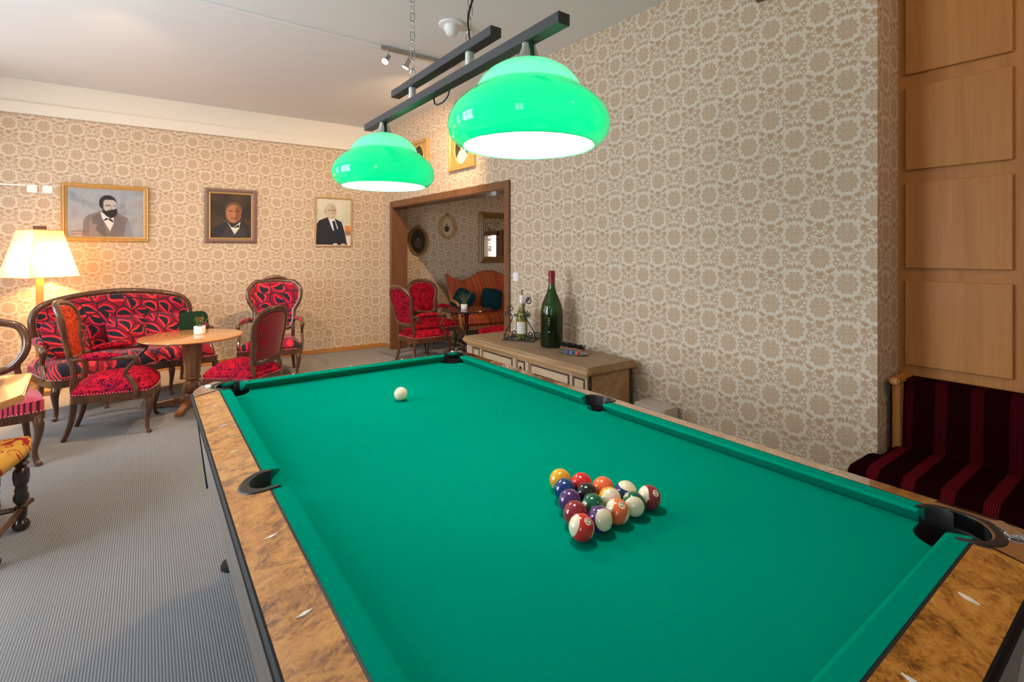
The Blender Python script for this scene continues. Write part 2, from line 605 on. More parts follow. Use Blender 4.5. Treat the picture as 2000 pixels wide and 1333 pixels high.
class MB:
    def __init__(self):
        self.v, self.f, self.mi, self.sm = [], [], [], []

    def add(self, vs, fs, mi=0, smooth=False):
        k = len(self.v)
        self.v += [tuple(p) for p in vs]
        for f in fs:
            self.f.append(tuple(i + k for i in f))
            self.mi.append(mi)
            self.sm.append(smooth)
        return self

    def box(self, x0, x1, y0, y1, z0, z1, mi=0, M4=None, taper=0.0):
        t = taper
        vs = [(x0 + t, y0 + t, z0), (x1 - t, y0 + t, z0), (x1 - t, y1 - t, z0), (x0 + t, y1 - t, z0),
              (x0, y0, z1), (x1, y0, z1), (x1, y1, z1), (x0, y1, z1)]
        if M4 is not None:
            vs = [M4 @ Vector(p) for p in vs]
        return self.add(vs, [(0, 3, 2, 1), (4, 5, 6, 7), (0, 1, 5, 4), (1, 2, 6, 5), (2, 3, 7, 6), (3, 0, 4, 7)], mi)

    def lathe(self, prof, c=(0, 0, 0), n=24, mi=0, M4=None, cap=True, smooth=True, sq=None):
        vs, fs = [], []
        for r, z in prof:
            for i in range(n):
                a = 2 * PI * i / n
                vs.append((c[0] + r * math.cos(a), c[1] + r * math.sin(a), c[2] + z))
        for j in range(len(prof) - 1):
            for i in range(n):
                k = (i + 1) % n
                fs.append((j * n + i, j * n + k, (j + 1) * n + k, (j + 1) * n + i))
        if cap:
            fs.append(tuple(range(n))[::-1])
            fs.append(tuple((len(prof) - 1) * n + i for i in range(n)))
        if M4 is not None:
            vs = [M4 @ Vector(p) for p in vs]
        return self.add(vs, fs, mi, smooth)

    def tube(self, pts, rad, n=10, closed=False, mi=0, flat=1.0, up=(0, 0, 1), smooth=True, M4=None):
        pts = [Vector(p) for p in pts]
        m = len(pts)
        if not hasattr(rad, '__len__'):
            rad = [rad] * m
        if M4 is not None:
            pts = [M4 @ p for p in pts]
        vs, fs = [], []
        pu = None
        for i, p in enumerate(pts):
            if closed:
                t = pts[(i + 1) % m] - pts[i - 1]
            else:
                t = pts[min(i + 1, m - 1)] - pts[max(i - 1, 0)]
            if t.length < 1e-9:
                t = Vector((0, 0, 1))
            t.normalize()
            if pu is None:
                u = Vector(up)
                u = u - t * u.dot(t)
                if u.length < 1e-3:
                    u = Vector((1, 0, 0)) - t * t.x
            else:
                u = pu - t * pu.dot(t)
            u.normalize()
            pu = u
            w = t.cross(u)
            for k in range(n):
                a = 2 * PI * k / n
                vs.append(p + u * (math.cos(a) * rad[i]) + w * (math.sin(a) * rad[i] * flat))
        rr = m if closed else m - 1
        for i in range(rr):
            j = (i + 1) % m
            for k in range(n):
                l = (k + 1) % n
                fs.append((i * n + k, i * n + l, j * n + l, j * n + k))
        if not closed:
            fs.append(tuple(range(n))[::-1])
            fs.append(tuple((m - 1) * n + k for k in range(n)))
        return self.add(vs, fs, mi, smooth)

    def prism(self, outline, z0, z1, mi=0, fn=None, M4=None, smooth=False):
        """outline (x, y), extruded from z0 to z1; z may be functions of (x, y); fn maps (x, y, z)"""
        n = len(outline)
        g0 = z0 if callable(z0) else (lambda x, y: z0)
        g1 = z1 if callable(z1) else (lambda x, y: z1)
        vs = [(x, y, g0(x, y)) for x, y in outline] + [(x, y, g1(x, y)) for x, y in outline]
        tri = tessellate_polygon([[Vector((x, y, 0)) for x, y in outline]])
        fs = []
        for t in tri:
            a, b, c = t
            A, B, C = outline[a], outline[b], outline[c]
            cr = (B[0] - A[0]) * (C[1] - A[1]) - (B[1] - A[1]) * (C[0] - A[0])
            if cr < 0:
                a, c = c, a
            fs.append((a + n, b + n, c + n))
            fs.append((c, b, a))
        area = sum(outline[i][0] * outline[(i + 1) % n][1] - outline[(i + 1) % n][0] * outline[i][1] for i in range(n))
        for i in range(n):
            j = (i + 1) % n
            fs.append((i, j, j + n, i + n) if area > 0 else (j, i, i + n, j + n))
        if fn:
            vs = [fn(*p) for p in vs]
        if M4 is not None:
            vs = [M4 @ Vector(p) for p in vs]
        return self.add(vs, fs, mi, smooth)

    def dome(self, outline, depth, bulge, fn, rings=7, mi=0, power=2.6, centre=None, back=True):
        """cushion: closed outline (a, b) with side height depth and a domed face of height bulge; fn maps (a, b, c)"""
        n = len(outline)
        ca = sum(p[0] for p in outline) / n if centre is None else centre[0]
        cb = sum(p[1] for p in outline) / n if centre is None else centre[1]
        vs, fs = [], []
        L = [(1.0, 0.0), (1.0, depth)]
        for k in range(1, rings):
            t = 1 - k / rings
            t2 = t ** 0.8
            L.append((t2, depth + bulge * (1 - t2 ** power)))
        for t, c in L:
            for a, b in outline:
                vs.append(fn(ca + (a - ca) * t, cb + (b - cb) * t, c))
        for j in range(len(L) - 1):
            for i in range(n):
                k = (i + 1) % n
                fs.append((j * n + i, j * n + k, (j + 1) * n + k, (j + 1) * n + i))
        top = len(vs)
        vs.append(fn(ca, cb, depth + bulge))
        j = len(L) - 1
        for i in range(n):
            fs.append((j * n + i, j * n + (i + 1) % n, top))
        if back:
            bot = len(vs)
            vs.append(fn(ca, cb, 0.0))
            for i in range(n):
                fs.append(((i + 1) % n, i, bot))
        return self.add(vs, fs, mi, True)

    def ball(self, c, r, n=12, mi=0, s=(1, 1, 1)):
        m = max(4, n // 2)
        prof = [(max(1e-4, math.sin(PI * k / m)) * r, -math.cos(PI * k / m) * r) for k in range(m + 1)]
        M4 = Matrix.Translation(c) @ Matrix.Diagonal((*s, 1))
        return self.lathe(prof, n=n, mi=mi, M4=M4)

    def build(self, name, mat, parent=None, bevel=0.0, seg=2, loc=None, rot=None, autosmooth=True):
        me = bpy.data.meshes.new(name)
        me.from_pydata(self.v, [], self.f)
        for m_ in (mat if isinstance(mat, (list, tuple)) else [mat]):
            me.materials.append(m_ if not isinstance(m_, str) else M[m_])
        me.polygons.foreach_set('material_index', self.mi)
        me.polygons.foreach_set('use_smooth', self.sm)
        bm = bmesh.new()
        bm.from_mesh(me)
        bmesh.ops.recalc_face_normals(bm, faces=bm.faces)
        if bevel:
            es = [e for e in bm.edges if len(e.link_faces) == 2 and e.calc_face_angle(0) > R(35)]
            bmesh.ops.bevel(bm, geom=es, offset=bevel, segments=seg, affect='EDGES', clamp_overlap=True)
        else:
            for e in bm.edges:
                if len(e.link_faces) == 2 and e.calc_face_angle(0) > R(38):
                    e.smooth = False
        bm.to_mesh(me)
        bm.free()
        me.update()
        o = bpy.data.objects.new(name, me)
        COL.objects.link(o)
        if parent is not None:
            o.parent = parent
        if loc:
            o.location = loc
        if rot:
            o.rotation_euler = rot
        return o


def tag(o, label=None, cat=None, group=None, kind=None):
    if label:
        o['label'] = label
    if cat:
        o['category'] = cat
    if group:
        o['group'] = group
    if kind:
        o['kind'] = kind
    return o


def thing(name, label, cat, loc=(0, 0, 0), rz=0.0, group=None):
    o = bpy.data.objects.new(name, None)
    COL.objects.link(o)
    o.location = loc
    o.rotation_euler = (0, 0, rz)
    o.empty_display_size = 0.1
    return tag(o, label, cat, group)


def lab(o, text):
    o['label'] = text
    return o


def copy_tree(o, parent=None):
    c = o.copy()
    COL.objects.link(c)
    c.parent = parent
    for ch in [x for x in bpy.data.objects if x.parent == o]:
        copy_tree(ch, c)
    return c


def spl(P, n=8, closed=False):
    P = [Vector(p) for p in P]
    m = len(P)
    out = []
    rng = m if closed else m - 1
    for i in range(rng):
        p1, p2 = P[i], P[(i + 1) % m]
        p0 = P[i - 1] if (closed or i > 0) else p1 * 2 - p2
        p3 = P[(i + 2) % m] if (closed or i + 2 < m) else p2 * 2 - p1
        for k in range(n):
            t = k / n
            out.append(0.5 * ((2 * p1) + (p2 - p0) * t + (2 * p0 - 5 * p1 + 4 * p2 - p3) * t * t
                              + (3 * p1 - p0 - 3 * p2 + p3) * t ** 3))
    if not closed:
        out.append(P[-1])
    return out


def lerp_list(vals, n):
    out = []
    for i in range(n):
        t = i / (n - 1) * (len(vals) - 1)
        k = min(int(t), len(vals) - 2)
        out.append(vals[k] + (vals[k + 1] - vals[k]) * (t - k))
    return out


def face_rot(fx, fy):
    """rotation that turns local -y (front) to the direction (fx, fy)"""
    return math.atan2(fy, fx) + PI / 2

# ------------------------------------------------------------------ room shell
C0 = Vector((2.833, 7.091, 0))
A_FAR = math.atan2(0.0303, -0.99954)       # far wall runs from the corner to the left
A_RGT = math.atan2(-0.99948, 0.0321)       # right wall runs from the corner towards the camera
DF = Vector((-0.99954, 0.0303, 0))
DW = Vector((0.0321, -0.99948, 0))
H = ZC


def on_far(s, off=0.0, z=0.0):
    """point s metres along the far wall from the corner, off metres into the room"""
    return C0 + DF * s + Vector((-0.0303, -0.99954, 0)) * off + Vector((0, 0, z))


def on_right(s, off=0.0, z=0.0):
    return C0 + DW * s + Vector((-0.99948, -0.0321, 0)) * off + Vector((0, 0, z))


def struct(name, mb, mat, loc=None, rot=None, parent=None, **k):
    o = mb.build(name, mat, parent, loc=loc, rot=rot, **k)
    if parent is None:
        tag(o, kind='structure')
    return o


struct('floor', MB().box(XL - 0.3, XE + 0.4, YN - 0.3, 7.6, -0.1, 0.0), 'carpet')
struct('ceiling', MB().box(XL - 0.2, 3.5, YN - 0.2, 7.5, H, H + 0.12), 'ceiling')
struct('ceiling_alcove', MB().box(3.04, XE + 0.3, 2.6, 7.5, 2.72, 2.84), 'ceiling')

struct('wall_far', MB().box(0.0, 4.95, -0.2, 0.0, 0, H), 'wallpaper', loc=C0, rot=(0, 0, A_FAR))
struct('wall_alcove', MB().box(-3.9, -0.2, -0.2, 0.0, 0, 2.72), 'wallpaper', loc=C0, rot=(0, 0, A_FAR))
b = MB()
b.box(0.0, 0.30, 0, 0.2, 0, H).box(0.30, 2.965, 0, 0.2, 2.04, H).box(2.965, 6.0, 0, 0.2, 0, H).box(6.0, 6.122, 0, 0.34, 0, H)
wr = struct('wall_right', b, 'wallpaper', loc=C0, rot=(0, 0, A_RGT))
b = MB().box(6.122, 9.9, 0.335, 0.5, 0, H)
wp = struct('wall_panelled', b, 'oakx', loc=C0, rot=(0, 0, A_RGT))
# raised oak panels of the panelled wall
PY = 6.158
for cidx in range(5):
    s0 = PY + cidx * 0.487
    for z0, z1 in ((2.366, 2.87), (1.845, 2.296), (1.311, 1.775), (0.784, 1.243)):
        q = MB().box(s0, s0 + 0.420, 0.317, 0.337, z0, z1)
        q.build('panel', 'oak', wp, bevel=0.003, seg=1)
struct('wall_stone', MB().box(XE, XE + 0.3, 2.6, WIN_S[0], 0, 2.72).box(XE, XE + 0.3, WIN_S[1], 7.5, 0, 2.72)
       .box(XE, XE + 0.3, WIN_S[0], WIN_S[1], 0, 0.86).box(XE, XE + 0.3, WIN_S[0], WIN_S[1], 1.84, 2.72), 'stone')
struct('wall_alcove_near', MB().box(3.24, XE, 2.6, 2.75, 0, 2.72), 'ceiling')


def wall_with_openings(name, axis, pos, lo, hi, ops, mat):
    b = MB()
    def bx(a, c, z0, z1):
        if axis == 'x':
            b.box(pos - 0.22, pos, a, c, z0, z1)
        else:
            b.box(a, c, pos - 0.22, pos, z0, z1)
    k = lo
    for a, c in ops:
        bx(k, a, 0, H)
        bx(a, c, 0, WZ0)
        bx(a, c, WZ1, H)
        k = c
    bx(k, hi, 0, H)
    return struct(name, b, mat)


wall_with_openings('wall_left', 'x', XL, YN - 0.2, 7.3, WINDOWS_L, 'ceiling')
wall_with_openings('wall_near', 'y', YN, XL, 3.5, WINDOWS_N, 'ceiling')
wn = 0
for (a, c) in WINDOWS_L:
    wn += 1
    b = MB()
    for y in (a + 0.03, (a + c) / 2, c - 0.03):
        b.box(XL - 0.14, XL - 0.08, y - 0.03, y + 0.03, WZ0, WZ1)
    for z in (WZ0 + 0.03, 2.1, WZ1 - 0.03):
        b.box(XL - 0.14, XL - 0.08, a, c, z - 0.03, z + 0.03)
    struct('window_%d' % wn, b, 'plastic')
for (a, c) in WINDOWS_N:
    wn += 1
    b = MB()
    for x in (a + 0.03, (a + c) / 2, c - 0.03):
        b.box(x - 0.03, x + 0.03, YN - 0.14, YN - 0.08, WZ0, WZ1)
    for z in (WZ0 + 0.03, 2.1, WZ1 - 0.03):
        b.box(a, c, YN - 0.14, YN - 0.08, z - 0.03, z + 0.03)
    struct('window_%d' % wn, b, 'plastic')
wn += 1
b = MB()
for y in (WIN_S[0] + 0.04, WIN_S[1] - 0.10):
    b.box(XE - 0.03, XE + 0.1, y - 0.04, y + 0.04, 0.86, 1.84)
b.box(XE - 0.03, XE + 0.1, WIN_S[1] - 0.06, WIN_S[1] + 0.16, 0.80, 1.90)
b.box(XE - 0.03, XE + 0.1, WIN_S[0], WIN_S[1], 1.80, 1.90)
struct('window_%d' % wn, b, 'doorwood')

# frieze and cornice of the far wall
b = MB().box(0, 4.9, 0.0, 0.018, 2.955, H)
struct('trim_1', b, 'cornice', loc=C0, rot=(0, 0, A_FAR))
b = MB().box(0, 4.9, 0.0, 0.045, 2.835, 2.955)
struct('trim_2', b, 'cornice', loc=C0, rot=(0, 0, A_FAR), bevel=0.006)
struct('baseboard_far', MB().box(0.0, 4.9, 0.0, 0.016, 0, 0.058), 'base', loc=C0, rot=(0, 0, A_FAR), bevel=0.004)
struct('baseboard_right', MB().box(0.0, 0.232, -0.016, 0.0, 0, 0.058).box(3.045, 6.12, -0.016, 0, 0, 0.058), 'base', loc=C0,
       rot=(0, 0, A_RGT), bevel=0.004)

# cased opening to the side room
door = bpy.data.objects.new('door_1', None)
COL.objects.link(door)
tag(door, kind='structure')
door.location = C0
door.rotation_euler = (0, 0, A_RGT)
b = MB()
b.box(0.288, 0.312, -0.01, 0.212, 0, 2.05).box(2.953, 2.977, -0.01, 0.212, 0, 2.05).box(0.288, 2.977, -0.01, 0.212, 2.028, 2.052)
b.build('jamb', 'doorwood', door)
for y0, y1 in ((-0.022, 0.0), (0.2, 0.222)):
    b = MB()
    b.box(0.228, 0.302, y0, y1, 0, 2.12).box(2.963, 3.045, y0, y1, 0, 2.12).box(0.302, 2.963, y0, y1, 2.038, 2.12)
    b.build('casing', 'doorwood', door, bevel=0.003, seg=1)

# ------------------------------------------------------------------ pool table
TX, TY = 0.873, 1.443
RA, RB = 0.5758, 1.1215            # half width and half length between cushion noses
CC = 0.0425                        # cushion depth
GG = 0.138                         # nose to outer edge of the rail
ZR, ZB = 0.800, 0.762              # rail top, bed

pt = thing('pool_table', 'large pool table with green cloth, amber burl rails and black pockets',
           'pool table', (TX, TY, 0))


def rail_z(x, y):
    d = max(abs(x) - (RA + CC), abs(y) - (RB + CC), 0.0)
    return ZR - 0.018 * (d / (GG - CC)) ** 1.3


HC = (0.553, 1.112)   # corner pocket centres
HR = 0.070
SC_X = 0.606          # side pocket centre
SR = 0.050


def arc(cx, cy, r, a0, a1, n=14):
    return [(cx + r * math.cos(R(a0 + (a1 - a0) * i / n)), cy + r * math.sin(R(a0 + (a1 - a0) * i / n))) for i in range(n + 1)]


# bed with pocket notches
out = []
bx, by = RA + 0.035, RB + 0.035
for sx, sy, a0 in ((1, 1, 0), (-1, 1, 90), (-1, -1, 180), (1, -1, 270)):
    c = (HC[0] * sx + sx * 0.012, HC[1] * sy + sy * 0.012)
    a = R(a0 + 45)
    # concave arc around the corner pocket
    seg = arc(c[0], c[1], HR, a0 + 45 + 235, a0 + 45 + 125, 16)
    out.append(seg)
full = []
for k, seg in enumerate(out):
    sx, sy = ((1, 1), (-1, 1), (-1, -1), (1, -1))[k]
    if k % 2 == 0:
        full += [(sx * bx, seg[0][1])] + seg + [(seg[-1][0], sy * by)]
    else:
        full += [(seg[0][0], sy * by)] + seg + [(sx * bx, seg[-1][1])]
    if k == 1:
        a_ = arc(-SC_X - 0.012, 0, SR, 50, -50, 12)
        full += [(-bx, a_[0][1])] + a_ + [(-bx, a_[-1][1])]
    if k == 3:
        a_ = arc(SC_X + 0.012, 0, SR, 230, 130, 12)
        full += [(bx, a_[0][1])] + a_ + [(bx, a_[-1][1])]
bed = MB().prism(full, 0.73, ZB)
bed.build('playing_surface', 'cloth', pt)

# cushions
def cushion(p0, p1, nrm, c0, c1):
    """p0-p1 nose line, nrm pointing to the rail, c0/c1 extra length of the back at both ends"""
    p0, p1, nrm = Vector((*p0, 0)), Vector((*p1, 0)), Vector((*nrm, 0))
    d = (p1 - p0).normalized()
    prof = [(0.002, ZR - 0.0025), (0.000, ZR - 0.005), (0.0005, ZR - 0.008), (0.027, ZB + 0.0005), (CC, ZB + 0.0005),
            (CC, ZR), (0.008, ZR - 0.0005)]
    vs, fs = [], []
    n = len(prof)
    N = 24
    for k in range(N + 1):
        for q, z in prof:
            t = q / CC
            a = p0 - d * (c0 * t)
            e = p1 + d * (c1 * t)
            vs.append(a + (e - a) * (k / N) + nrm * q + Vector((0, 0, z)))
    for k in range(N):
        for i in range(n):
            j = (i + 1) % n
            fs.append((k * n + i, k * n + j, (k + 1) * n + j, (k + 1) * n + i))
    fs.append(tuple(range(n)))
    fs.append(tuple(N * n + i for i in range(n)))
    b = MB().add(vs, fs)
    o = b.build('cushion', 'cloth', pt)
    return o


cm, sm_ = 0.066, 0.060
for sx in (-1, 1):
    cushion((sx * RA, sm_), (sx * RA, RB - cm), (sx, 0), -0.008, 0.018)
    cushion((sx * RA, -sm_), (sx * RA, -RB + cm), (sx, 0), -0.008, 0.018)
for sy in (-1, 1):
    cushion((-RA + cm, sy * RB), (RA - cm, sy * RB), (0, sy), 0.020, 0.020)

# wooden rails
xi, xo = RA + CC + 0.006, RA + GG
yi, yo = RB + CC + 0.006, RB + GG
CAPY, CAPX = 1.064, 0.520
for sx in (-1, 1):
    notch = [(sx * (SC_X + 0.002 + (SR + 0.006) * math.cos(R(a))), (SR + 0.006) * math.sin(R(a))) for a in range(-76, 77, 8)]
    notch = [p for p in notch if abs(p[0]) >= xi]
    ol = [(sx * xi, -CAPY)] + [(sx * xi, notch[0][1])] + notch + [(sx * xi, notch[-1][1])] + [(sx * xi, CAPY), (sx * xo, CAPY), (sx * xo, -CAPY)]
    rail = MB().prism(ol, 0.765, rail_z).build('rail', 'burl', pt)
    for k in (1, 2, 3, 5, 6, 7):
        y = RB - k * RB / 4
        cxd = RA + CC + 0.042
        d = MB()
        zz = rail_z(cxd, 0)
        sl = -0.018 / (GG - CC)
        L_, Wd = 0.0145, 0.0042
        pts = [(-L_, 0), (0, -Wd), (L_, 0), (0, Wd)]
        d.prism(pts, -0.002, 0.0007, M4=Matrix.Translation((sx * cxd, y, zz)) @ Matrix.Rotation(-math.atan(sl) * sx, 4, 'Y'))
        d.build('sight', 'pearl', rail)
for sy in (-1, 1):
    ol = [(-CAPX, sy * yi), (CAPX, sy * yi), (CAPX, sy * yo), (-CAPX, sy * yo)]
    rail = MB().prism(ol, 0.765, rail_z).build('rail', 'burl', pt)
    for k in (-1, 0, 1):
        x = k * RA / 2
        cyd = RB + CC + 0.042
        zz = rail_z(0, cyd)
        sl = -0.018 / (GG - CC)
        d = MB().prism([(0, -L_), (Wd, 0), (0, L_), (-Wd, 0)], -0.002, 0.0007,
                       M4=Matrix.Translation((x, sy * cyd, zz)) @ Matrix.Rotation(math.atan(sl) * sy, 4, 'X'))
        d.build('sight', 'pearl', rail)
# black strip between cloth and veneer
for sx in (-1, 1):
    for s0, s1 in ((SR + 0.01, CAPY), (-CAPY, -SR - 0.01)):
        MB().box(min(sx * (RA + CC), sx * xi), max(sx * (RA + CC), sx * xi), s0, s1, 0.768, ZR - 0.0008).build('cloth_strip', 'black', pt)
for sy in (-1, 1):
    MB().box(-CAPX, CAPX, min(sy * (RB + CC), sy * yi), max(sy * (RB + CC), sy * yi), 0.768, ZR - 0.0008).build('cloth_strip', 'black', pt)

# polished corner castings
for sx in (-1, 1):
    for sy in (-1, 1):
        R0 = 0.135
        cxo, cyo = xo - R0, yo - R0
        outer = [(xo, CAPY)] + [(cxo + R0 * math.cos(R(a)), cyo + R0 * math.sin(R(a))) for a in range(0, 91, 6)] + [(CAPX, yo)]
        # resample the outer boundary and an inner boundary at matching angles round the pocket
        inner = [(xi, CAPY)]
        ha, hb = HC
        a0, a1 = math.atan2(1.092 - hb, xi - ha), math.atan2(yi - hb, 0.535 - ha)
        Ri = HR + 0.006
        for i in range(17):
            a = R(-25 + 140 * i / 16)
            inner.append((ha + Ri * math.cos(a) * 1.0, hb + Ri * math.sin(a)))
        inner.append((CAPX, yi))
        def resample(P, n):
            P = [Vector((*p, 0)) for p in P]
            L = [0]
            for i in range(1, len(P)):
                L.append(L[-1] + (P[i] - P[i - 1]).length)
            res_ = []
            for k in range(n):
                t = L[-1] * k / (n - 1)
                j = max(i for i in range(len(L)) if L[i] <= t + 1e-9)
                if j == len(P) - 1:
                    res_.append(P[-1])
                else:
                    res_.append(P[j].lerp(P[j + 1], (t - L[j]) / (L[j + 1] - L[j])))
            return res_
        n = 33
        A, B = resample(inner, n), resample(outer, n)
        vs, fs = [], []
        rows = []
        for q in range(6):
            t = q / 5
            row = [A[i].lerp(B[i], t) for i in range(n)]
            zf = (lambda p: (rail_z(p.x, p.y) + 0.0012))
            rows.append([(sx * p.x, sy * p.y, zf(p)) for p in row])
        # outer skirt and inner skirt
        rows.append([(sx * B[i].x * 1.0, sy * B[i].y, 0.758) for i in range(n)])
        rows.insert(0, [(sx * A[i].x, sy * A[i].y, 0.765) for i in range(n)])
        for row in rows:
            vs += row
        for q in range(len(rows) - 1):
            for i in range(n - 1):
                fs.append((q * n + i, q * n + i + 1, (q + 1) * n + i + 1, (q + 1) * n + i))
        cap_o = MB().add(vs, fs, 0, True).build('corner_casting', 'chrome', pt)

# engraved metal plates at the outer corners
platem = NT('engraved polished plate')
v_, x_, y_, z_ = platem.coords()
platem.bsdf((0.75, 0.74, 0.72), 0.10, 1.0, bump=platem.noise(v_, 90, 3, 0.6, 1.5), bump_s=0.9, bump_d=0.004)
for sx in (-1, 1):
    for sy in (-1, 1):
        M4 = Matrix.Translation((sx * 0.632, sy * 1.196, rail_z(0.632, 1.196) + 0.003)) @ Matrix.Rotation(math.atan2(sy, sx), 4, 'Z')
        MB().box(-0.017, 0.017, -0.032, 0.032, -0.006, 0.003, M4=M4).build('corner_plate', platem.mat, pt, bevel=0.003)

# pocket liners
def liner(cx, cy, r, a_mid, half, rim, depth=0.13):
    """U-shaped liner round a pocket; a_mid points away from the bed"""
    b = MB()
    n = 28
    vs, fs = [], []
    sec = [(r - 0.001, -depth), (r - 0.001, -0.002), (r + 0.001, 0.0022), (r + rim * 0.55, 0.0034), (r + rim - 0.003, 0.003), (r + rim, 0.0), (r + rim, -0.012)]
    for k in range(n + 1):
        u = k / n
        a = R(a_mid - half + 2 * half * u)
        # rim is widest at the back, narrow at the two tips
        wv = 0.35 + 0.65 * math.sin(PI * u) ** 0.8
        for rr, zz in sec:
            q = r + (rr - r) * wv if rr > r else rr
            x, y = cx + q * math.cos(a), cy + q * math.sin(a)
            z = rail_z(x, y) + zz if zz > -0.05 else ZR + zz
            vs.append((x, y, z))
    m = len(sec)
    for k in range(n):
        for i in range(m - 1):
            fs.append((k * m + i, k * m + i + 1, (k + 1) * m + i + 1, (k + 1) * m + i))
    b.add(vs, fs, 0, True)
    o = b.build('pocket', 'liner', pt)
    # lining below
    vs, fs = [], []
    for k in range(25):
        a = 2 * PI * k / 24
        for rr, z in ((r - 0.002, ZB - 0.002 ), (r - 0.004, ZB - 0.10), (0.001, ZB - 0.10)):
            vs.append((cx + rr * math.cos(a), cy + rr * math.sin(a), z))
    for k in range(24):
        for i in range(2):
            fs.append((k * 3 + i, k * 3 + i + 1, (k + 1) * 3 + i + 1, (k + 1) * 3 + i))
    MB().add(vs, fs).build('lining', 'hole', o)
    return o


for sx in (-1, 1):
    for sy in (-1, 1):
        liner(sx * (HC[0] + 0.010), sy * (HC[1] + 0.010), HR - 0.002, math.degrees(math.atan2(sy, sx)), 118, 0.024)
    liner(sx * (SC_X + 0.004), 0.0, SR, 0 if sx > 0 else 180, 100, 0.027)

# black edge moulding round the rails
def ring_outline(off, n=8):
    o = []
    x_, y_ = xo + off, yo + off
    r_ = 0.135 + off
    for sx, sy, a0 in ((1, 1, 0), (-1, 1, 90), (-1, -1, 180), (1, -1, 270)):
        for i in range(n + 1):
            a = R(a0 + 90 * i / n)
            o.append((sx * (x_ - r_) + r_ * math.cos(a), sy * (y_ - r_) + r_ * math.sin(a)))
    return o


def skirt(secs, name, mat, close=True):
    """secs: (offset, z) cross-section swept round the table"""
    vs, fs = [], []
    for off, z in secs:
        vs += [(x, y, z) for x, y in ring_outline(off)]
    n = len(ring_outline(0))
    m = len(secs)
    for j in range(m if close else m - 1):
        k = (j + 1) % m
        for i in range(n):
            l = (i + 1) % n
            fs.append((j * n + i, j * n + l, k * n + l, k * n + i))
    return MB().add(vs, fs, 0, False).build(name, mat, pt)


M['edge'] = plain('matt black moulding', (0.008, 0.008, 0.010), 0.55, spec=0.2)
skirt([(0.0, 0.7815), (0.004, 0.781), (0.009, 0.776), (0.010, 0.766), (0.005, 0.760), (-0.02, 0.758), (-0.02, 0.764), (0.0, 0.765)],
      'edge_moulding', 'edge')
# cabinet: slanted apron
vs, fs = [], []
for off, z in ((-0.006, 0.760), (-0.055, 0.365), (-0.085, 0.365), (-0.045, 0.760)):
    ol = ring_outline(off, 5)
    vs += [(x, y, z) for x, y in ol]
n = len(ring_outline(0, 5))
for j in range(4):
    k = (j + 1) % 4
    for i in range(n):
        l = (i + 1) % n
        fs.append((j * n + i, j * n + l, k * n + l, k * n + i))
apr = MB().add(vs, fs).build('cabinet', 'apron', pt)
# dark corner edges of the cabinet
for sx in (-1, 1):
    for sy in (-1, 1):
        b = MB()
        top = Vector((sx * (xo - 0.010), sy * (yo - 0.135), 0.742))
        bot = Vector((sx * (xo - 0.053), sy * (yo - 0.150), 0.365))
        b.tube([top, bot], [0.005, 0.005], n=6)
        b.build('cabinet_seam', 'black', pt)
b = MB().box(-0.5, 0.5, -1.05, 1.05, 0.60, 0.731)
b.build('bed_support', 'black', pt)
for sx in (-1, 1):
    for sy in (-1, 1):
        b = MB()
        x0, y0 = sx * 0.515, sy * 1.02
        b.box(x0 - 0.06, x0 + 0.06, y0 - 0.085, y0 + 0.085, 0.035, 0.62, taper=0.012)
        lg = b.build('leg', 'apron', pt, bevel=0.006)
        MB().lathe([(0.052, 0.0), (0.055, 0.006), (0.05, 0.02), (0.022, 0.026), (0.02, 0.05)], (x0 + sx * 0.045, y0 + sy * 0.07, 0), 20).build('leveller', 'black', lg)

# ------------------------------------------------------------------ balls
BR = 0.0286
BZ = ZB + BR + 0.0004
BCOL = {1: (0.80, 0.36, 0.02), 2: (0.006, 0.035, 0.16), 3: (0.66, 0.022, 0.018), 4: (0.075, 0.025, 0.13), 5: (0.82, 0.15, 0.045),
        6: (0.004, 0.10, 0.045), 7: (0.25, 0.018, 0.028), 8: (0.012, 0.012, 0.014)}
NAMES = {1: 'yellow', 2: 'blue', 3: 'red', 4: 'purple', 5: 'orange', 6: 'green', 7: 'maroon', 8: 'black'}
CREAM = (0.82, 0.71, 0.50)
ivory = plain('ivory ball resin', CREAM, 0.12, coat=0.6)
numblack = plain('black numerals', (0.01, 0.01, 0.01), 0.4)


def ball_mat(k):
    c = BCOL[k if k <= 8 else k - 8]
    if k <= 8:
        return plain(NAMES[k] + ' ball resin', c, 0.12, coat=0.6)
    m = NT('ivory resin with %s band' % NAMES[k - 8])
    v, x, y, z = m.coords()
    f = (z.abs()).step(BR * 0.60, 0.0006)
    m.bsdf(m.mix(f, CREAM, c), 0.12, coat=0.6)
    return m.mat


CR = Vector((math.cos(TH), -math.sin(TH), 0))
# local viewing frame at the rack: towards camera, right, up in the picture
def view_dirs(p):
    t = (Vector((0, 0, 1.4)) - p).normalized()
    rgt = Vector((0, 0, 1)).cross(t).normalized()
    up = t.cross(rgt).normalized()
    return rgt, up, t


_txt = {}


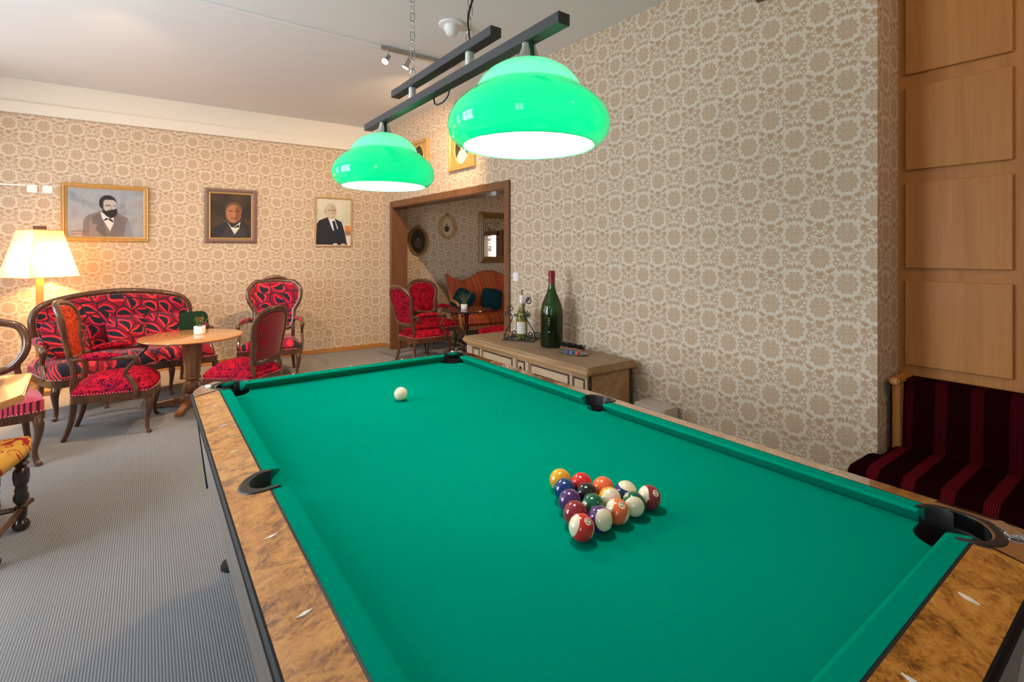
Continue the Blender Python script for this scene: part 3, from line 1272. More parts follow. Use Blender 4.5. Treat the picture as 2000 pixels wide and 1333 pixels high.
def text_mesh(s, size, align='CENTER'):
    cu = bpy.data.curves.new('t', 'FONT')
    cu.body = s
    cu.size = size
    cu.align_x = 'CENTER'
    cu.align_y = 'CENTER'
    cu.resolution_u = 3
    ob = bpy.data.objects.new('t', cu)
    COL.objects.link(ob)
    dg = bpy.context.evaluated_depsgraph_get()
    me = bpy.data.meshes.new_from_object(ob.evaluated_get(dg))
    bm = bmesh.new()
    bm.from_mesh(me)
    bmesh.ops.triangulate(bm, faces=bm.faces)
    for _ in range(3):
        es = [e for e in bm.edges if e.calc_length() > size * 0.16]
        if es:
            bmesh.ops.subdivide_edges(bm, edges=es, cuts=1)
            bmesh.ops.triangulate(bm, faces=bm.faces)
    bm.to_mesh(me)
    bm.free()
    vs = [v.co.copy() for v in me.vertices]
    fs = [tuple(p.vertices) for p in me.polygons]
    bpy.data.objects.remove(ob)
    bpy.data.curves.remove(cu)
    bpy.data.meshes.remove(me)
    return vs, fs


def make_ball(k, px_, py_, axis=None, num=None, spin=0.0):
    """axis: pole of the stripe and num: direction of the number disc, both as (right, up, towards camera)"""
    p = Vector((TX + px_, TY + py_, BZ))
    rgt, up, tw = view_dirs(p)
    def wv(a):
        return (rgt * a[0] + up * a[1] + tw * a[2]).normalized()
    if k == 0:
        b = MB().ball((0, 0, 0), BR, 48)
        o = b.build('cue_ball', ivory)
        o.location = p
        tag(o, 'plain ivory white cue ball alone at the far end of the table cloth', 'billiard ball')
        return
    nvec = wv(num)
    if axis is None:
        axis = (0.3, 0.5, 0.2)
    avec = wv(axis)
    if k > 8:
        nvec = (nvec - avec * nvec.dot(avec)).normalized()
    else:
        avec = (avec - nvec * avec.dot(nvec)).normalized()
    # frame: local z = stripe pole, local x = number
    yv = avec.cross(nvec)
    Mx = Matrix((nvec, yv, avec)).transposed().to_4x4()
    b = MB().ball((0, 0, 0), BR, 48)
    o = b.build('billiard_ball', ball_mat(k))
    o.matrix_world = Matrix.Translation(p) @ Mx
    vs, fs = [], []
    n = 20
    rr = 0.30
    vs.append((BR * 1.004, 0, 0))
    for q in (0.5, 1.0):
        for i in range(n):
            a = 2 * PI * i / n
            s = math.sin(rr * q) * BR * 1.004
            vs.append((math.cos(rr * q) * BR * 1.004, s * math.cos(a), s * math.sin(a)))
    for i in range(n):
        j = (i + 1) % n
        fs.append((0, 1 + i, 1 + j))
        fs.append((1 + i, 1 + n + i, 1 + n + j, 1 + j))
    MB().add(vs, fs, 0, True).build('number_disc', ivory, o)
    tv, tf = text_mesh(str(k), 0.0135 if k > 9 else 0.016)
    out_v = []
    for v in tv:
        c, s = math.cos(spin), math.sin(spin)
        a_, b_ = v.x * c - v.y * s, v.x * s + v.y * c
        q = Vector((BR, a_, b_)).normalized() * (BR * 1.012)
        out_v.append(q)
    MB().add(out_v, tf, 0).build('number', numblack, o)
    kind = 'solid' if k <= 8 else 'striped'
    sp = BALL_LABEL[k]
    tag(o, sp, 'billiard ball', 'racked billiard balls')
    return o


BALL_LABEL = {
    1: 'solid yellow billiard ball at the far apex of the triangle rack on green cloth',
    2: 'solid dark blue billiard ball next to the yellow apex ball of the rack',
    3: 'solid red billiard ball between the yellow and the orange ball in the rack',
    4: 'solid purple billiard ball between the blue and maroon balls on the rack edge',
    5: 'solid orange billiard ball behind the black ball on the rack edge',
    6: 'solid green billiard ball inside the rack beside the purple ball',
    7: 'solid maroon billiard ball behind the red striped ball on the rack edge',
    8: 'solid black billiard ball in the middle of the triangle rack',
    9: 'ivory ball with a yellow stripe in the rack, its plain cap turned to view',
    10: 'ivory ball with a dark blue stripe on the wall side of the rack',
    11: 'ivory ball with a red stripe and number 11 at the nearest corner of the rack',
    12: 'ivory ball with a purple stripe in the front row of the rack',
    13: 'ivory ball with an orange stripe and number 13 in the front row of the rack',
    14: 'ivory ball with a green stripe, plain cap facing forward, in the front row',
    15: 'ivory ball with a maroon stripe and number 15 at the rack corner nearest the wall',
}
RX, RY, DXB = 0.017, -0.440, 0.0578
rows_ = [[1], [2, 3], [4, 8, 5], [7, 6, 9, 10], [11, 12, 13, 14, 15]]
POSE = {1: (None, (-0.5, -0.6, -0.4), 0), 2: (None, (-0.6, -0.4, -0.5), 0), 3: (None, (0.45, -0.45, 0.55), 0.4),
        4: (None, (0.5, -0.45, 0.6), 0.2), 5: (None, (0.4, -0.5, -0.5), 0), 6: (None, (-0.70, 0.05, 0.55), 0.3),
        7: (None, (0.45, 0.35, -0.6), 0), 8: (None, (-0.35, -0.55, 0.6), 0.6),
        9: ((0.25, 0.10, 0.95), (-0.8, -0.3, -0.3), 0), 10: ((0.22, 0.85, 0.45), (-0.78, -0.02, 0.62), 0.2),
        11: ((-0.86, 0.22, 0.42), (0.42, 0.46, 0.78), 0.0), 12: ((0.50, -0.02, 0.82), (-0.5, -0.35, 0.79), 0.3),
        13: ((-0.88, 0.30, 0.22), (0.17, 0.55, 0.80), 0.0), 14: ((0.10, -0.30, 0.93), (-0.68, 0.62, 0.30), 0.2),
        15: ((-0.78, 0.12, 0.52), (0.52, 0.38, 0.74), 0.0)}
for r_, row in enumerate(rows_):
    for i, k in enumerate(row):
        ax, nu, spn = POSE[k]
        make_ball(k, RX + (i - r_ / 2) * DXB, RY - r_ * DXB * 0.8663 * 1.002, ax, nu, spn)
make_ball(0, 0.004, 0.570)

# ------------------------------------------------------------------ pendant light over the table
GREEN = (0.0, 0.62, 0.33)
M['shadegreen'] = mat_shade_glass('green cased glass', (0.003, 0.61, 0.245), 0.40, emis=(0.0, 1.0, 0.30), es=0.04)
M['shadelit'] = mat_shade_glass('green cased glass paled by bulb glow', (0.13, 0.84, 0.40), 0.5, emis=(0.12, 1.0, 0.45), es=0.10)  # same green glass, stronger glow near the bulb put into the colour
M['shadewhite'] = mat_shade_glass('white opal lining', (0.9, 0.92, 0.88), 0.45, emis=(1.0, 0.98, 0.93), es=0.9)
M['bulb'] = mat_emit('lit bulb', (1.0, 0.93, 0.80), 22)
M['spotbulb'] = mat_emit('lit halogen', (1.0, 0.85, 0.62), 30)

pl = thing('pendant_light', 'two shade green glass billiard pendant on black bars over the table', 'lamp', (TX, 1.655, 1.99))
PYC = 1.655


def bar(y0, y1, z0, z1, w):
    return MB().box(-w / 2, w / 2, y0 - PYC, y1 - PYC, z0 - 1.99, z1 - 1.99)


bar(0.968, 2.395, 1.990, 2.021, 0.040).build('bar', 'greybar', pl, bevel=0.0015, seg=1)
bar(1.282, 2.062, 2.068, 2.099, 0.040).build('bar', 'greybar', pl, bevel=0.0015, seg=1)
for y in (1.440, 1.888):
    MB().lathe([(0.0145, 0.020), (0.0145, 0.083)], (0, y - PYC, 0.008), 20).build('spacer', 'plastic', pl)


def link_mesh(mb, c, l, w, r, rot):
    pts = []
    h = l / 2 - w / 2
    for i in range(5):
        a = -PI / 2 + PI * i / 4
        pts.append((w / 2 * math.cos(a + PI / 2) * 0 + w / 2 * math.sin(PI * i / 4 - PI / 2), 0, h + w / 2 * math.cos(PI * i / 4 - PI / 2)))
    for i in range(5):
        pts.append((w / 2 * math.sin(PI / 2 + PI * i / 4), 0, -h + w / 2 * math.cos(PI / 2 + PI * i / 4)))
    P = []
    c_, s_ = math.cos(rot), math.sin(rot)
    for x, y, z in pts:
        P.append((c[0] + x * c_, c[1] + x * s_, c[2] + z))
    mb.tube(P, r, n=6, closed=True, up=(c_ * 0 - s_, c_, 0))


for y in (1.440, 1.888):
    b = MB()
    z = 0.175
    k = 0
    while z < ZC - 1.99 - 0.015:
        link_mesh(b, (0, y - PYC, z), 0.046, 0.020, 0.0019, PI / 2 * (k % 2) + 0.5)
        z += 0.0385
        k += 1
    b.build('chain', 'steel', pl)
    b = MB()
    pts = [(0, y - PYC + 0.024 * math.cos(2 * PI * i / 20), 0.132 + 0.024 * math.sin(2 * PI * i / 20)) for i in range(20)]
    b.tube(pts, 0.0018, n=6, closed=True, up=(1, 0, 0))
    b.build('ring', 'steel', pl)
    MB().lathe([(0.001, 1.196), (0.03, 1.196), (0.035, 1.2), (0.001, 1.2)], (0, y - PYC, 0), 20).build('ceiling_hook', 'plastic', pl)
# mains cable
pts = [(0.002, 1.44 - PYC, 0.108)]
for i in range(1, 15):
    z = 0.108 + (1.2 - 0.108) * i / 14
    pts.append((-0.012 * math.sin(i * 1.7), 1.44 - PYC + 0.010 * math.cos(i * 1.3) - 0.012, z))
MB().tube(spl(pts, 4), 0.0034, n=8).build('cable', 'black', pl)
pts = [(0.012, 1.60 - PYC, 0.001), (0.012, 1.615 - PYC, -0.022), (0.012, 1.66 - PYC, -0.036), (0.012, 1.71 - PYC, -0.028), (0.012, 1.725 - PYC, 0.001)]
MB().tube(spl(pts, 6), 0.0032, n=8).build('cable_loop', 'black', pl)

SHZ = 1.697 - 1.99
for y in (1.119, 2.190):
    yy = y - PYC
    # neck cap
    cap_ = MB().lathe([(0.020, 0.0), (0.021, -0.012), (0.034, -0.044), (0.037, -0.050), (0.030, -0.052)], (0, yy, -0.001), 28).build('shade_cap', 'chrome', pl)
    MB().lathe([(0.010, -0.002), (0.010, 0.012)], (0, yy, -0.012), 12).build('cap_nut', 'steel', cap_)
    Hs = 0.240
    body = [(0.186, 0.0), (0.205, 0.010), (0.222, 0.030), (0.2285, 0.055), (0.225, 0.080), (0.212, 0.105), (0.190, 0.128), (0.166, 0.146), (0.149, 0.1565), (0.146, 0.158)]
    dome = [(0.1485, 0.1562), (0.147, 0.166), (0.137, 0.184), (0.118, 0.205), (0.090, 0.224), (0.060, 0.236), (0.034, 0.242)]
    sh = MB().lathe([(p[0], p[1]) for p in body], (0, yy, SHZ), 64, cap=False).build('shade', 'shadegreen', pl)
    MB().lathe([(p[0], p[1]) for p in dome], (0, yy, SHZ), 64, cap=False).build('shade_dome', 'shadelit', pl)
    inn = [(p[0] - 0.004, p[1]) for p in body[:-2]] + [(p[0] - 0.006, p[1] - 0.003) for p in dome]
    MB().lathe(inn, (0, yy, SHZ), 64, cap=False).build('opal_lining', 'shadewhite', sh)
    MB().lathe([(0.1815, 0.001), (0.1865, -0.001), (0.1875, 0.003)], (0, yy, SHZ), 64, cap=False).build('rim', 'shadelit', sh)
    bl = MB().lathe([(0.001, -0.05), (0.03, -0.042), (0.045, -0.018), (0.048, 0.004), (0.038, 0.034), (0.020, 0.052), (0.018, 0.07)],
                    (0, yy, SHZ + 0.13), 24).build('bulb', 'bulb', pl)
    light('pendant_bulb', 'POINT', (TX, y, 1.697 + 0.045), 17.5, (1.0, 0.95, 0.86), 0.06)

# ------------------------------------------------------------------ ceiling fittings
sd = thing('smoke_detector', 'round white smoke detector on the ceiling near the pendant chains', 'smoke detector', (1.93, 3.456, ZC))
MB().lathe([(0.100, -0.001), (0.098, -0.014), (0.085, -0.018)], (0, 0, 0), 32).build('base', 'plastic', sd)
MB().lathe([(0.058, -0.018), (0.060, -0.030), (0.056, -0.055), (0.05, -0.062)], (0, 0, 0), 32).build('housing', 'plastic', sd)
MB().lathe([(0.044, -0.060), (0.045, -0.078), (0.028, -0.092), (0.01, -0.095)], (0, 0, 0), 32).build('sensor_head', 'plastic', sd)


def spotlight(parent, x, y, z, aim, power):
    arm = MB().tube([(x, y, z), (x, y, z - 0.05), (x - 0.01, y, z - 0.065)], 0.006, n=8).build('spot_arm', 'steel', parent)
    d = Vector(aim).normalized()
    q = d.to_track_quat('Z', 'Y').to_matrix().to_4x4()
    M4 = Matrix.Translation(Vector((x - 0.01, y, z - 0.075))) @ q
    hd = MB().lathe([(0.012, -0.045), (0.018, -0.04), (0.018, 0.0), (0.021, 0.01), (0.030, 0.035), (0.031, 0.04), (0.027, 0.04)], n=20, M4=M4).build('spot_head', 'steel', parent)
    MB().lathe([(0.001, 0.034), (0.026, 0.034), (0.027, 0.043), (0.001, 0.046)], n=20, M4=M4).build('lens', 'spotbulb', hd)
    p0 = M4 @ Vector((0, 0, 0.07))
    wp0 = parent.matrix_world @ p0 if False else Vector(parent.location) + p0
    light('spot', 'SPOT', wp0, power, (1.0, 0.66, 0.37), 0.02, 110, target=wp0 + d)


tl = thing('track_light', 'brushed steel track with two lit spotlights and an added third on the ceiling behind the pendant', 'spotlight', (1.64, 4.172, ZC))
MB().box(0.0, 0.72, -0.018, 0.018, -0.030, -0.0005).build('rail', 'steel', tl, bevel=0.003)
spotlight(tl, 0.06, 0, -0.03, (-0.55, -0.25, -0.75), 80)
spotlight(tl, 0.25, 0, -0.03, (-0.35, 0.25, -0.85), 150)
spotlight(tl, 0.50, 0, -0.03, (0.10, 0.75, -0.55), 210)  # extra spotlight added to warm the far wall, hidden behind the pendant
cc = MB().box(-3.55, -0.003, -0.008, 0.008, -0.012, -0.0005).build('cable_channel', 'plastic')
cc.location = (1.64, 4.172, ZC)
tag(cc, 'thin white cable channel across the ceiling leading to the spotlight track', 'cable channel')
tl2 = thing('ceiling_spotlight', 'small lit spotlight at the top edge of the ceiling, left side', 'spotlight', (-0.16, 4.16, ZC))
MB().lathe([(0.04, -0.0005), (0.04, -0.012), (0.03, -0.015)], (0, 0, 0), 20).build('base', 'plastic', tl2)
spotlight(tl2, 0.0, 0, -0.012, (0.0, 0.75, -0.6), 170)
tl_added = thing('ceiling_spotlight', 'unseen ceiling spotlight added to warm the oak panels', 'spotlight', (1.9, -1.3, ZC))  # added out of view for warm light on the oak panels
MB().lathe([(0.04, -0.0005), (0.04, -0.012), (0.03, -0.015)], (0, 0, 0), 20).build('base', 'plastic', tl_added)
spotlight(tl_added, 0.0, 0, -0.012, (1.3, 2.2, -1.5), 60)
wb = MB().box(-0.05, 0.05, -0.035, -0.0005, -0.02, 0.05).build('wall_bracket', 'doorwood', bevel=0.004)
wb.location = on_right(5.56, 0, 2.935)
wb.rotation_euler = (0, 0, A_RGT)
tag(wb, 'small brown wooden bracket high on the patterned wall', 'bracket')
nl = MB().tube([(0, 0, 0), (0, -0.02, 0), (0, -0.024, 0.01)], 0.004, n=8).build('wall_hook', 'steel')
nl.location = on_right(4.548, 0, 2.425)
nl.rotation_euler = (0, 0, A_RGT)
tag(nl, 'tiny metal picture hook on the patterned wall above the chest', 'hook')

# ------------------------------------------------------------------ switches and sockets


def socket(name, loc, rz, label, cat, kind, group=None):
    t = thing(name, label, cat, loc, rz, group)
    MB().box(-0.041, 0.041, -0.010, -0.0005, -0.041, 0.041).build('plate', 'plastic', t, bevel=0.003)
    if kind == 'switch':
        MB().box(-0.022, 0.022, -0.014, -0.009, -0.022, 0.022).build('rocker', 'white', t, bevel=0.002)
    else:
        MB().lathe([(0.024, 0.0), (0.022, 0.003), (0.001, 0.003)], (0, 0, 0), 20, M4=Matrix.Translation((0, -0.012, 0)) @ Matrix.Rotation(-PI / 2, 4, 'X')).build('insert', 'white', t)
    return t


RZF = A_FAR - PI                 # local -y faces the room on the far wall
RZR = A_RGT                      # local -y faces the room on the right wall
socket('light_switch', on_right(3.136, 0, 1.155), RZR, 'white light switch on the patterned wall beside the wide doorway', 'switch', 'switch')
socket('wall_socket', on_far(3.812, 0, 2.062), RZF, 'white wall plate at the end of the conduit, above the lamp', 'wall socket', 'plug', 'wall plates above the lamp')
socket('wall_socket', on_far(3.692, 0, 2.062), RZF, 'white wall plate between the conduit plate and the bearded portrait', 'wall socket', 'plug', 'wall plates above the lamp')
cd = MB().box(-1.0, -0.0, -0.014, -0.0005, -0.008, 0.008).build('conduit', 'plastic')
cd.location = on_far(3.86, 0, 2.092)
cd.rotation_euler = (0, 0, RZF)
tag(cd, 'slim white cable conduit on the far wall running to the wall plates', 'conduit')

# ------------------------------------------------------------------ pictures


def rect_frame(w, h, prof):
    """prof: (inset, y) loops from the back outside to the front inside"""
    vs, fs = [], []
    for q, y in prof:
        vs += [(-w / 2 + q, y, -h / 2 + q), (w / 2 - q, y, -h / 2 + q), (w / 2 - q, y, h / 2 - q), (-w / 2 + q, y, h / 2 - q)]
    for j in range(len(prof) - 1):
        for i in range(4):
            k = (i + 1) % 4
            fs.append((j * 4 + i, j * 4 + k, (j + 1) * 4 + k, (j + 1) * 4 + i))
    return MB().add(vs, fs)


def oval_frame(w, h, prof, n=40):
    vs, fs = [], []
    for q, y in prof:
        for i in range(n):
            a = 2 * PI * i / n
            vs.append(((w / 2 - q) * math.cos(a), y, (h / 2 - q) * math.sin(a)))
    for j in range(len(prof) - 1):
        for i in range(n):
            k = (i + 1) % n
            fs.append((j * n + i, j * n + k, (j + 1) * n + k, (j + 1) * n + i))
    return MB().add(vs, fs, 0, True)


def ell(cx, cz, rx, rz, n=20, a0=0, a1=360, rot=0):
    out_ = []
    for i in range(n if a1 - a0 >= 360 else n + 1):
        a = R(a0 + (a1 - a0) * i / n)
        x, z = rx * math.cos(a), rz * math.sin(a)
        c, s = math.cos(R(rot)), math.sin(R(rot))
        out_.append((cx + x * c - z * s, cz + x * s + z * c))
    return out_


_pm = {}


def paint(col):
    k = tuple(round(c, 4) for c in col)
    if k not in _pm:
        _pm[k] = plain('paint %d' % len(_pm), col, 0.55, spec=0.3)
    return _pm[k]


def painting(parent, w, h, y, bg, patches, name='canvas'):
    """flat painted canvas: a sheet with thin paint patches (polygon, colour) laid one over the other"""
    mats = [bg if not isinstance(bg, tuple) else paint(bg)]
    b = MB()
    b.add([(-w / 2, y, -h / 2), (w / 2, y, -h / 2), (w / 2, y, h / 2), (-w / 2, y, h / 2),
           (-w / 2, y + 0.004, -h / 2), (w / 2, y + 0.004, -h / 2), (w / 2, y + 0.004, h / 2), (-w / 2, y + 0.004, h / 2)],
          [(0, 1, 2, 3), (5, 4, 7, 6), (0, 4, 5, 1), (1, 5, 6, 2), (2, 6, 7, 3), (3, 7, 4, 0)], 0)
    e = 0.0004
    for k, (pl_, col) in enumerate(patches):
        m_ = paint(col)
        if m_ not in mats:
            mats.append(m_)
        pl2 = [(max(-w / 2, min(w / 2, x)), max(-h / 2, min(h / 2, z))) for x, z in pl_]
        b.prism(pl2, 0.0, e * (k + 1), mi=mats.index(m_), fn=lambda x, z, q: (x, y - q, z))
    return b.build(name, mats, parent)


def mat_cloudy(name, c1, c2, scale=3.0, c3=None):
    m = NT(name)
    v, x, y, z = m.coords()
    a = m.noise(v, scale, 3, 0.5, 0.4)
    st = [(0.35, c1), (0.65, c2)]
    if c3:
        st = [(0.30, c1), (0.5, c2), (0.70, c3)]
    m.bsdf(m.ramp(a, st), 0.5, spec=0.3)
    return m.mat


# bearded man, landscape format
p1 = thing('portrait_painting', 'gilt framed wide portrait of a bearded man in grey suit, beside the lamp', 'painting',
           on_far(3.205, 0.003, 1.832), RZF, 'portraits on the far wall')
p1.rotation_euler = (R(2.0), 0, RZF)
W1, H1 = 0.765, 0.63
rect_frame(W1, H1, [(0, 0), (0, -0.028), (0.006, -0.036), (0.018, -0.030), (0.028, -0.034), (0.040, -0.020), (0.048, -0.018), (0.052, -0.008)]).build('frame', 'gilt', p1)
s = 0.66 / 1300.0
def q1(pts):   # picture crop pixels to canvas metres
    return [((x - 930) * s, (655 - z) * s * 1.18) for x, z in pts]
GR = mat_cloudy('grey blue painted ground', (0.16, 0.19, 0.23), (0.29, 0.33, 0.38), 4.0, (0.24, 0.21, 0.22))
pa = [
    (q1([(520, 1090), (545, 790), (620, 700), (780, 640), (860, 600), (1100, 620), (1200, 690), (1300, 740), (1350, 860), (1400, 1090)]), (0.15, 0.14, 0.155)),
    (q1([(1230, 1090), (1290, 760), (1350, 860), (1400, 1090)]), (0.20, 0.23, 0.29)),
    (q1([(640, 1090), (640, 820), (700, 800), (760, 870), (860, 1080)]), (0.20, 0.18, 0.19)),
    (q1([(820, 640), (1060, 700), (1060, 830), (990, 990), (940, 900), (840, 720)]), (0.60, 0.60, 0.62)),
    (q1([(700, 720), (830, 650), (940, 1080), (860, 1080), (740, 960), (780, 860), (690, 860)]), (0.105, 0.10, 0.11)),
    (q1([(1060, 700), (1110, 660), (1220, 830), (1180, 860), (1190, 950), (1060, 1080), (1000, 1080), (1050, 850)]), (0.13, 0.12, 0.14)),
    (q1([(880, 790), (930, 740), (960, 760), (1000, 750), (1050, 800), (1040, 830), (960, 770), (900, 800)]), (0.02, 0.02, 0.025)),
    (q1(ell(850, 545, 28, 50)), (0.36, 0.36, 0.34)),
    (q1(ell(955, 470, 152, 150)), (0.018, 0.017, 0.018)),
    (q1([(880, 440), (920, 405), (1060, 410), (1100, 450), (1105, 560), (1080, 640), (930, 650), (880, 580)]), (0.40, 0.40, 0.385)),
    (q1([(870, 560), (920, 620), (1000, 590), (1060, 585), (1110, 560), (1115, 650), (1080, 720), (1000, 750), (930, 710), (870, 650)]), (0.016, 0.015, 0.015)),
    (q1([(905, 505), (1000, 500), (1000, 520), (915, 524)]), (0.07, 0.07, 0.07)),
    (q1([(1050, 508), (1098, 512), (1095, 526), (1050, 522)]), (0.07, 0.07, 0.07)),
    (q1([(1020, 510), (1040, 560), (1030, 590), (990, 580)]), (0.30, 0.295, 0.28)),
    (q1([(340, 995), (620, 985), (625, 1000), (345, 1010)]), (0.20, 0.13, 0.09)),
    (q1([(340, 1045), (560, 1035), (560, 1050), (345, 1058)]), (0.33, 0.14, 0.12)),
]
painting(p1, W1 - 0.095, H1 - 0.095, -0.009, GR, pa)

# dark portrait
p2 = thing('portrait_painting', 'dark portrait of a man with bow tie in a mauve brown frame', 'painting', on_far(1.986, 0.003, 1.848), RZF,
           'portraits on the far wall')
p2.rotation_euler = (R(1.5), 0, RZF)
W2, H2 = 0.570, 0.672
rect_frame(W2, H2, [(0, 0), (0, -0.022), (0.010, -0.036), (0.026, -0.040), (0.030, -0.028), (0.045, -0.024), (0.050, -0.020)]).build('frame', 'mauve', p2)
rect_frame(W2 - 0.098, H2 - 0.098, [(0, -0.010), (0, -0.024), (0.006, -0.026), (0.014, -0.012)]).build('slip', 'goldlip', p2)
BR2 = mat_cloudy('dark brown painted ground', (0.022, 0.018, 0.018), (0.075, 0.048, 0.033), 3.0)
s2 = 0.45 / 475.0
def q2(pts):
    return [((x - 408) * s2, (412 - z) * s2 * 1.10) for x, z in pts]
pa = [
    (q2([(170, 665), (200, 560), (330, 490), (380, 470), (510, 470), (600, 520), (640, 560), (645, 665)]), (0.028, 0.026, 0.032)),
    (q2([(300, 665), (360, 520), (400, 560), (440, 640), (500, 560), (560, 540), (600, 665)]), (0.045, 0.042, 0.045)),
    (q2([(355, 470), (390, 520), (450, 535), (515, 480), (500, 560), (447, 632), (400, 550)]), (0.62, 0.60, 0.55)),
    (q2([(395, 515), (450, 540), (500, 510), (500, 545), (450, 552), (400, 540)]), (0.012, 0.012, 0.014)),
    (q2(ell(438, 340, 98, 95)), (0.13, 0.075, 0.045)),
    (q2(ell(435, 385, 90, 110)), (0.36, 0.155, 0.085)),
    (q2([(455, 300), (515, 300), (520, 400), (490, 470), (455, 480)]), (0.20, 0.085, 0.05)),
    (q2([(375, 345), (425, 345), (425, 356), (378, 358)]), (0.10, 0.045, 0.03)),
    (q2([(455, 345), (500, 345), (498, 358), (456, 356)]), (0.08, 0.04, 0.03)),
    (q2([(400, 432), (470, 432), (465, 442), (405, 442)]), (0.14, 0.05, 0.035)),
    (q2(ell(440, 395, 18, 26)), (0.42, 0.20, 0.12)),
]
painting(p2, W2 - 0.12, H2 - 0.12, -0.012, BR2, pa)

# bright portrait
p3 = thing('portrait_painting', 'bright portrait of a bald man in dark suit, thin gilt frame near the corner', 'painting',
           on_far(0.736, 0.003, 1.811), RZF, 'portraits on the far wall')
p3.rotation_euler = (R(1.5), 0, RZF)
W3, H3 = 0.500, 0.680
rect_frame(W3, H3, [(0, 0), (0, -0.022), (0.006, -0.028), (0.014, -0.026), (0.018, -0.012)]).build('frame', 'gilt', p3)
LG = mat_cloudy('pale painted ground', (0.52, 0.52, 0.42), (0.66, 0.66, 0.58), 3.0)
s3 = 0.47 / 385.0
def q3(pts):
    return [((x - 1592) * s3, (495 - z) * s3 * 1.02) for x, z in pts]
pa = [
    (q3([(1715, 530), (1775, 530), (1785, 590), (1720, 585)]), (0.62, 0.22, 0.05)),
    (q3([(1720, 585), (1785, 590), (1785, 640), (1725, 640)]), (0.35, 0.16, 0.18)),
    (q3([(1730, 650), (1785, 640), (1785, 745), (1735, 745)]), (0.62, 0.60, 0.66)),
    (q3([(1400, 745), (1408, 520), (1430, 480), (1525, 440), (1600, 450), (1680, 490), (1715, 600), (1745, 750)]), (0.018, 0.022, 0.032)),
    (q3([(1530, 450), (1600, 450), (1640, 560), (1610, 600), (1580, 580)]), (0.70, 0.71, 0.72)),
    (q3([(1575, 480), (1605, 480), (1640, 600), (1640, 700), (1610, 640), (1590, 560)]), (0.012, 0.02, 0.055)),
    (q3(ell(1562, 372, 62, 88)), (0.50, 0.44, 0.38)),
    (q3(ell(1500, 370, 12, 26)), (0.42, 0.33, 0.28)),
    (q3([(1560, 300), (1605, 320), (1618, 380), (1600, 450), (1570, 455)]), (0.42, 0.34, 0.29)),
    (q3([(1530, 358), (1565, 362), (1562, 371), (1530, 369)]), (0.16, 0.12, 0.10)),
    (q3([(1585, 358), (1612, 356), (1610, 366), (1586, 368)]), (0.14, 0.10, 0.09)),
    (q3([(1555, 415), (1605, 408), (1598, 424), (1562, 426)]), (0.62, 0.50, 0.46)),
    (q3(ell(1610, 742, 26, 14)), (0.55, 0.50, 0.50)),
    (q3(ell(1700, 744, 26, 12)), (0.52, 0.46, 0.44)),
]
painting(p3, W3 - 0.03, H3 - 0.03, -0.010, LG, pa)

# gilt frames with oval portraits high on the right wall
DKO = mat_cloudy('dark green brown ground', (0.02, 0.022, 0.016), (0.07, 0.065, 0.045), 5)
for (sv, zc, lb, pale) in ((2.152, 2.58, 'gilt frame with oval portrait of a person in pale dress, behind the near shade', True),
                           (1.10, 2.60, 'gilt frame with oval dark portrait, partly hidden by the far green shade', False)):
    pp = thing('oval_portrait', lb, 'painting', on_right(sv, 0.002, zc), RZR, 'gilt oval portraits above the doorway')
    w_, h_ = 0.55, 0.49
    rect_frame(w_, h_, [(0, 0), (0, -0.026), (0.008, -0.034), (0.020, -0.028), (0.034, -0.032), (0.046, -0.016)]).build('frame', 'gilt', pp)
    rect_frame(w_ - 0.09, h_ - 0.09, [(0, -0.004), (0, -0.014)]).build('spandrel_edge', 'gilt', pp)
    # spandrel plate with oval opening
    vs, fs = [], []
    n = 40
    for i in range(n):
        a = 2 * PI * i / n
        c_, s_ = math.cos(a), math.sin(a)
        k = 1 / max(abs(c_), abs(s_))
        vs.append(((w_ / 2 - 0.045) * c_ * k, -0.014, (h_ / 2 - 0.045) * s_ * k))
    for i in range(n):
        a = 2 * PI * i / n
        vs.append((0.150 * math.cos(a), -0.014, 0.185 * math.sin(a)))
    for i in range(n):
        k = (i + 1) % n
        fs.append((i, k, n + k, n + i))
    MB().add(vs, fs).build('spandrel', 'gilt', pp)
    oval_frame(0.31, 0.38, [(0, -0.014), (0.003, -0.020), (0.010, -0.018), (0.014, -0.010)]).build('oval_slip', 'goldlip', pp)
    if pale:
        pts = [([(-0.10, -0.19), (-0.11, -0.09), (-0.05, -0.02), (0.06, -0.02), (0.12, -0.10), (0.12, -0.19)], (0.60, 0.55, 0.48)),
               (ell(0.0, 0.055, 0.055, 0.062), (0.04, 0.03, 0.022)), (ell(0.0, 0.035, 0.040, 0.052), (0.55, 0.40, 0.30)),
               ([(-0.02, -0.03), (0.02, -0.03), (0.03, 0.0), (-0.03, 0.0)], (0.50, 0.37, 0.28))]
    else:
        pts = [([(-0.12, -0.19), (-0.11, -0.09), (-0.05, -0.04), (0.06, -0.04), (0.12, -0.10), (0.12, -0.19)], (0.03, 0.025, 0.022)),
               (ell(0.0, 0.050, 0.050, 0.062), (0.05, 0.03, 0.02)), (ell(0.0, 0.035, 0.038, 0.050), (0.45, 0.28, 0.18)),
               ([(-0.02, -0.05), (0.02, -0.05), (0.03, -0.02), (-0.03, -0.02)], (0.55, 0.52, 0.46))]
    painting(pp, w_ - 0.10, h_ - 0.10, -0.008, DKO, pts)

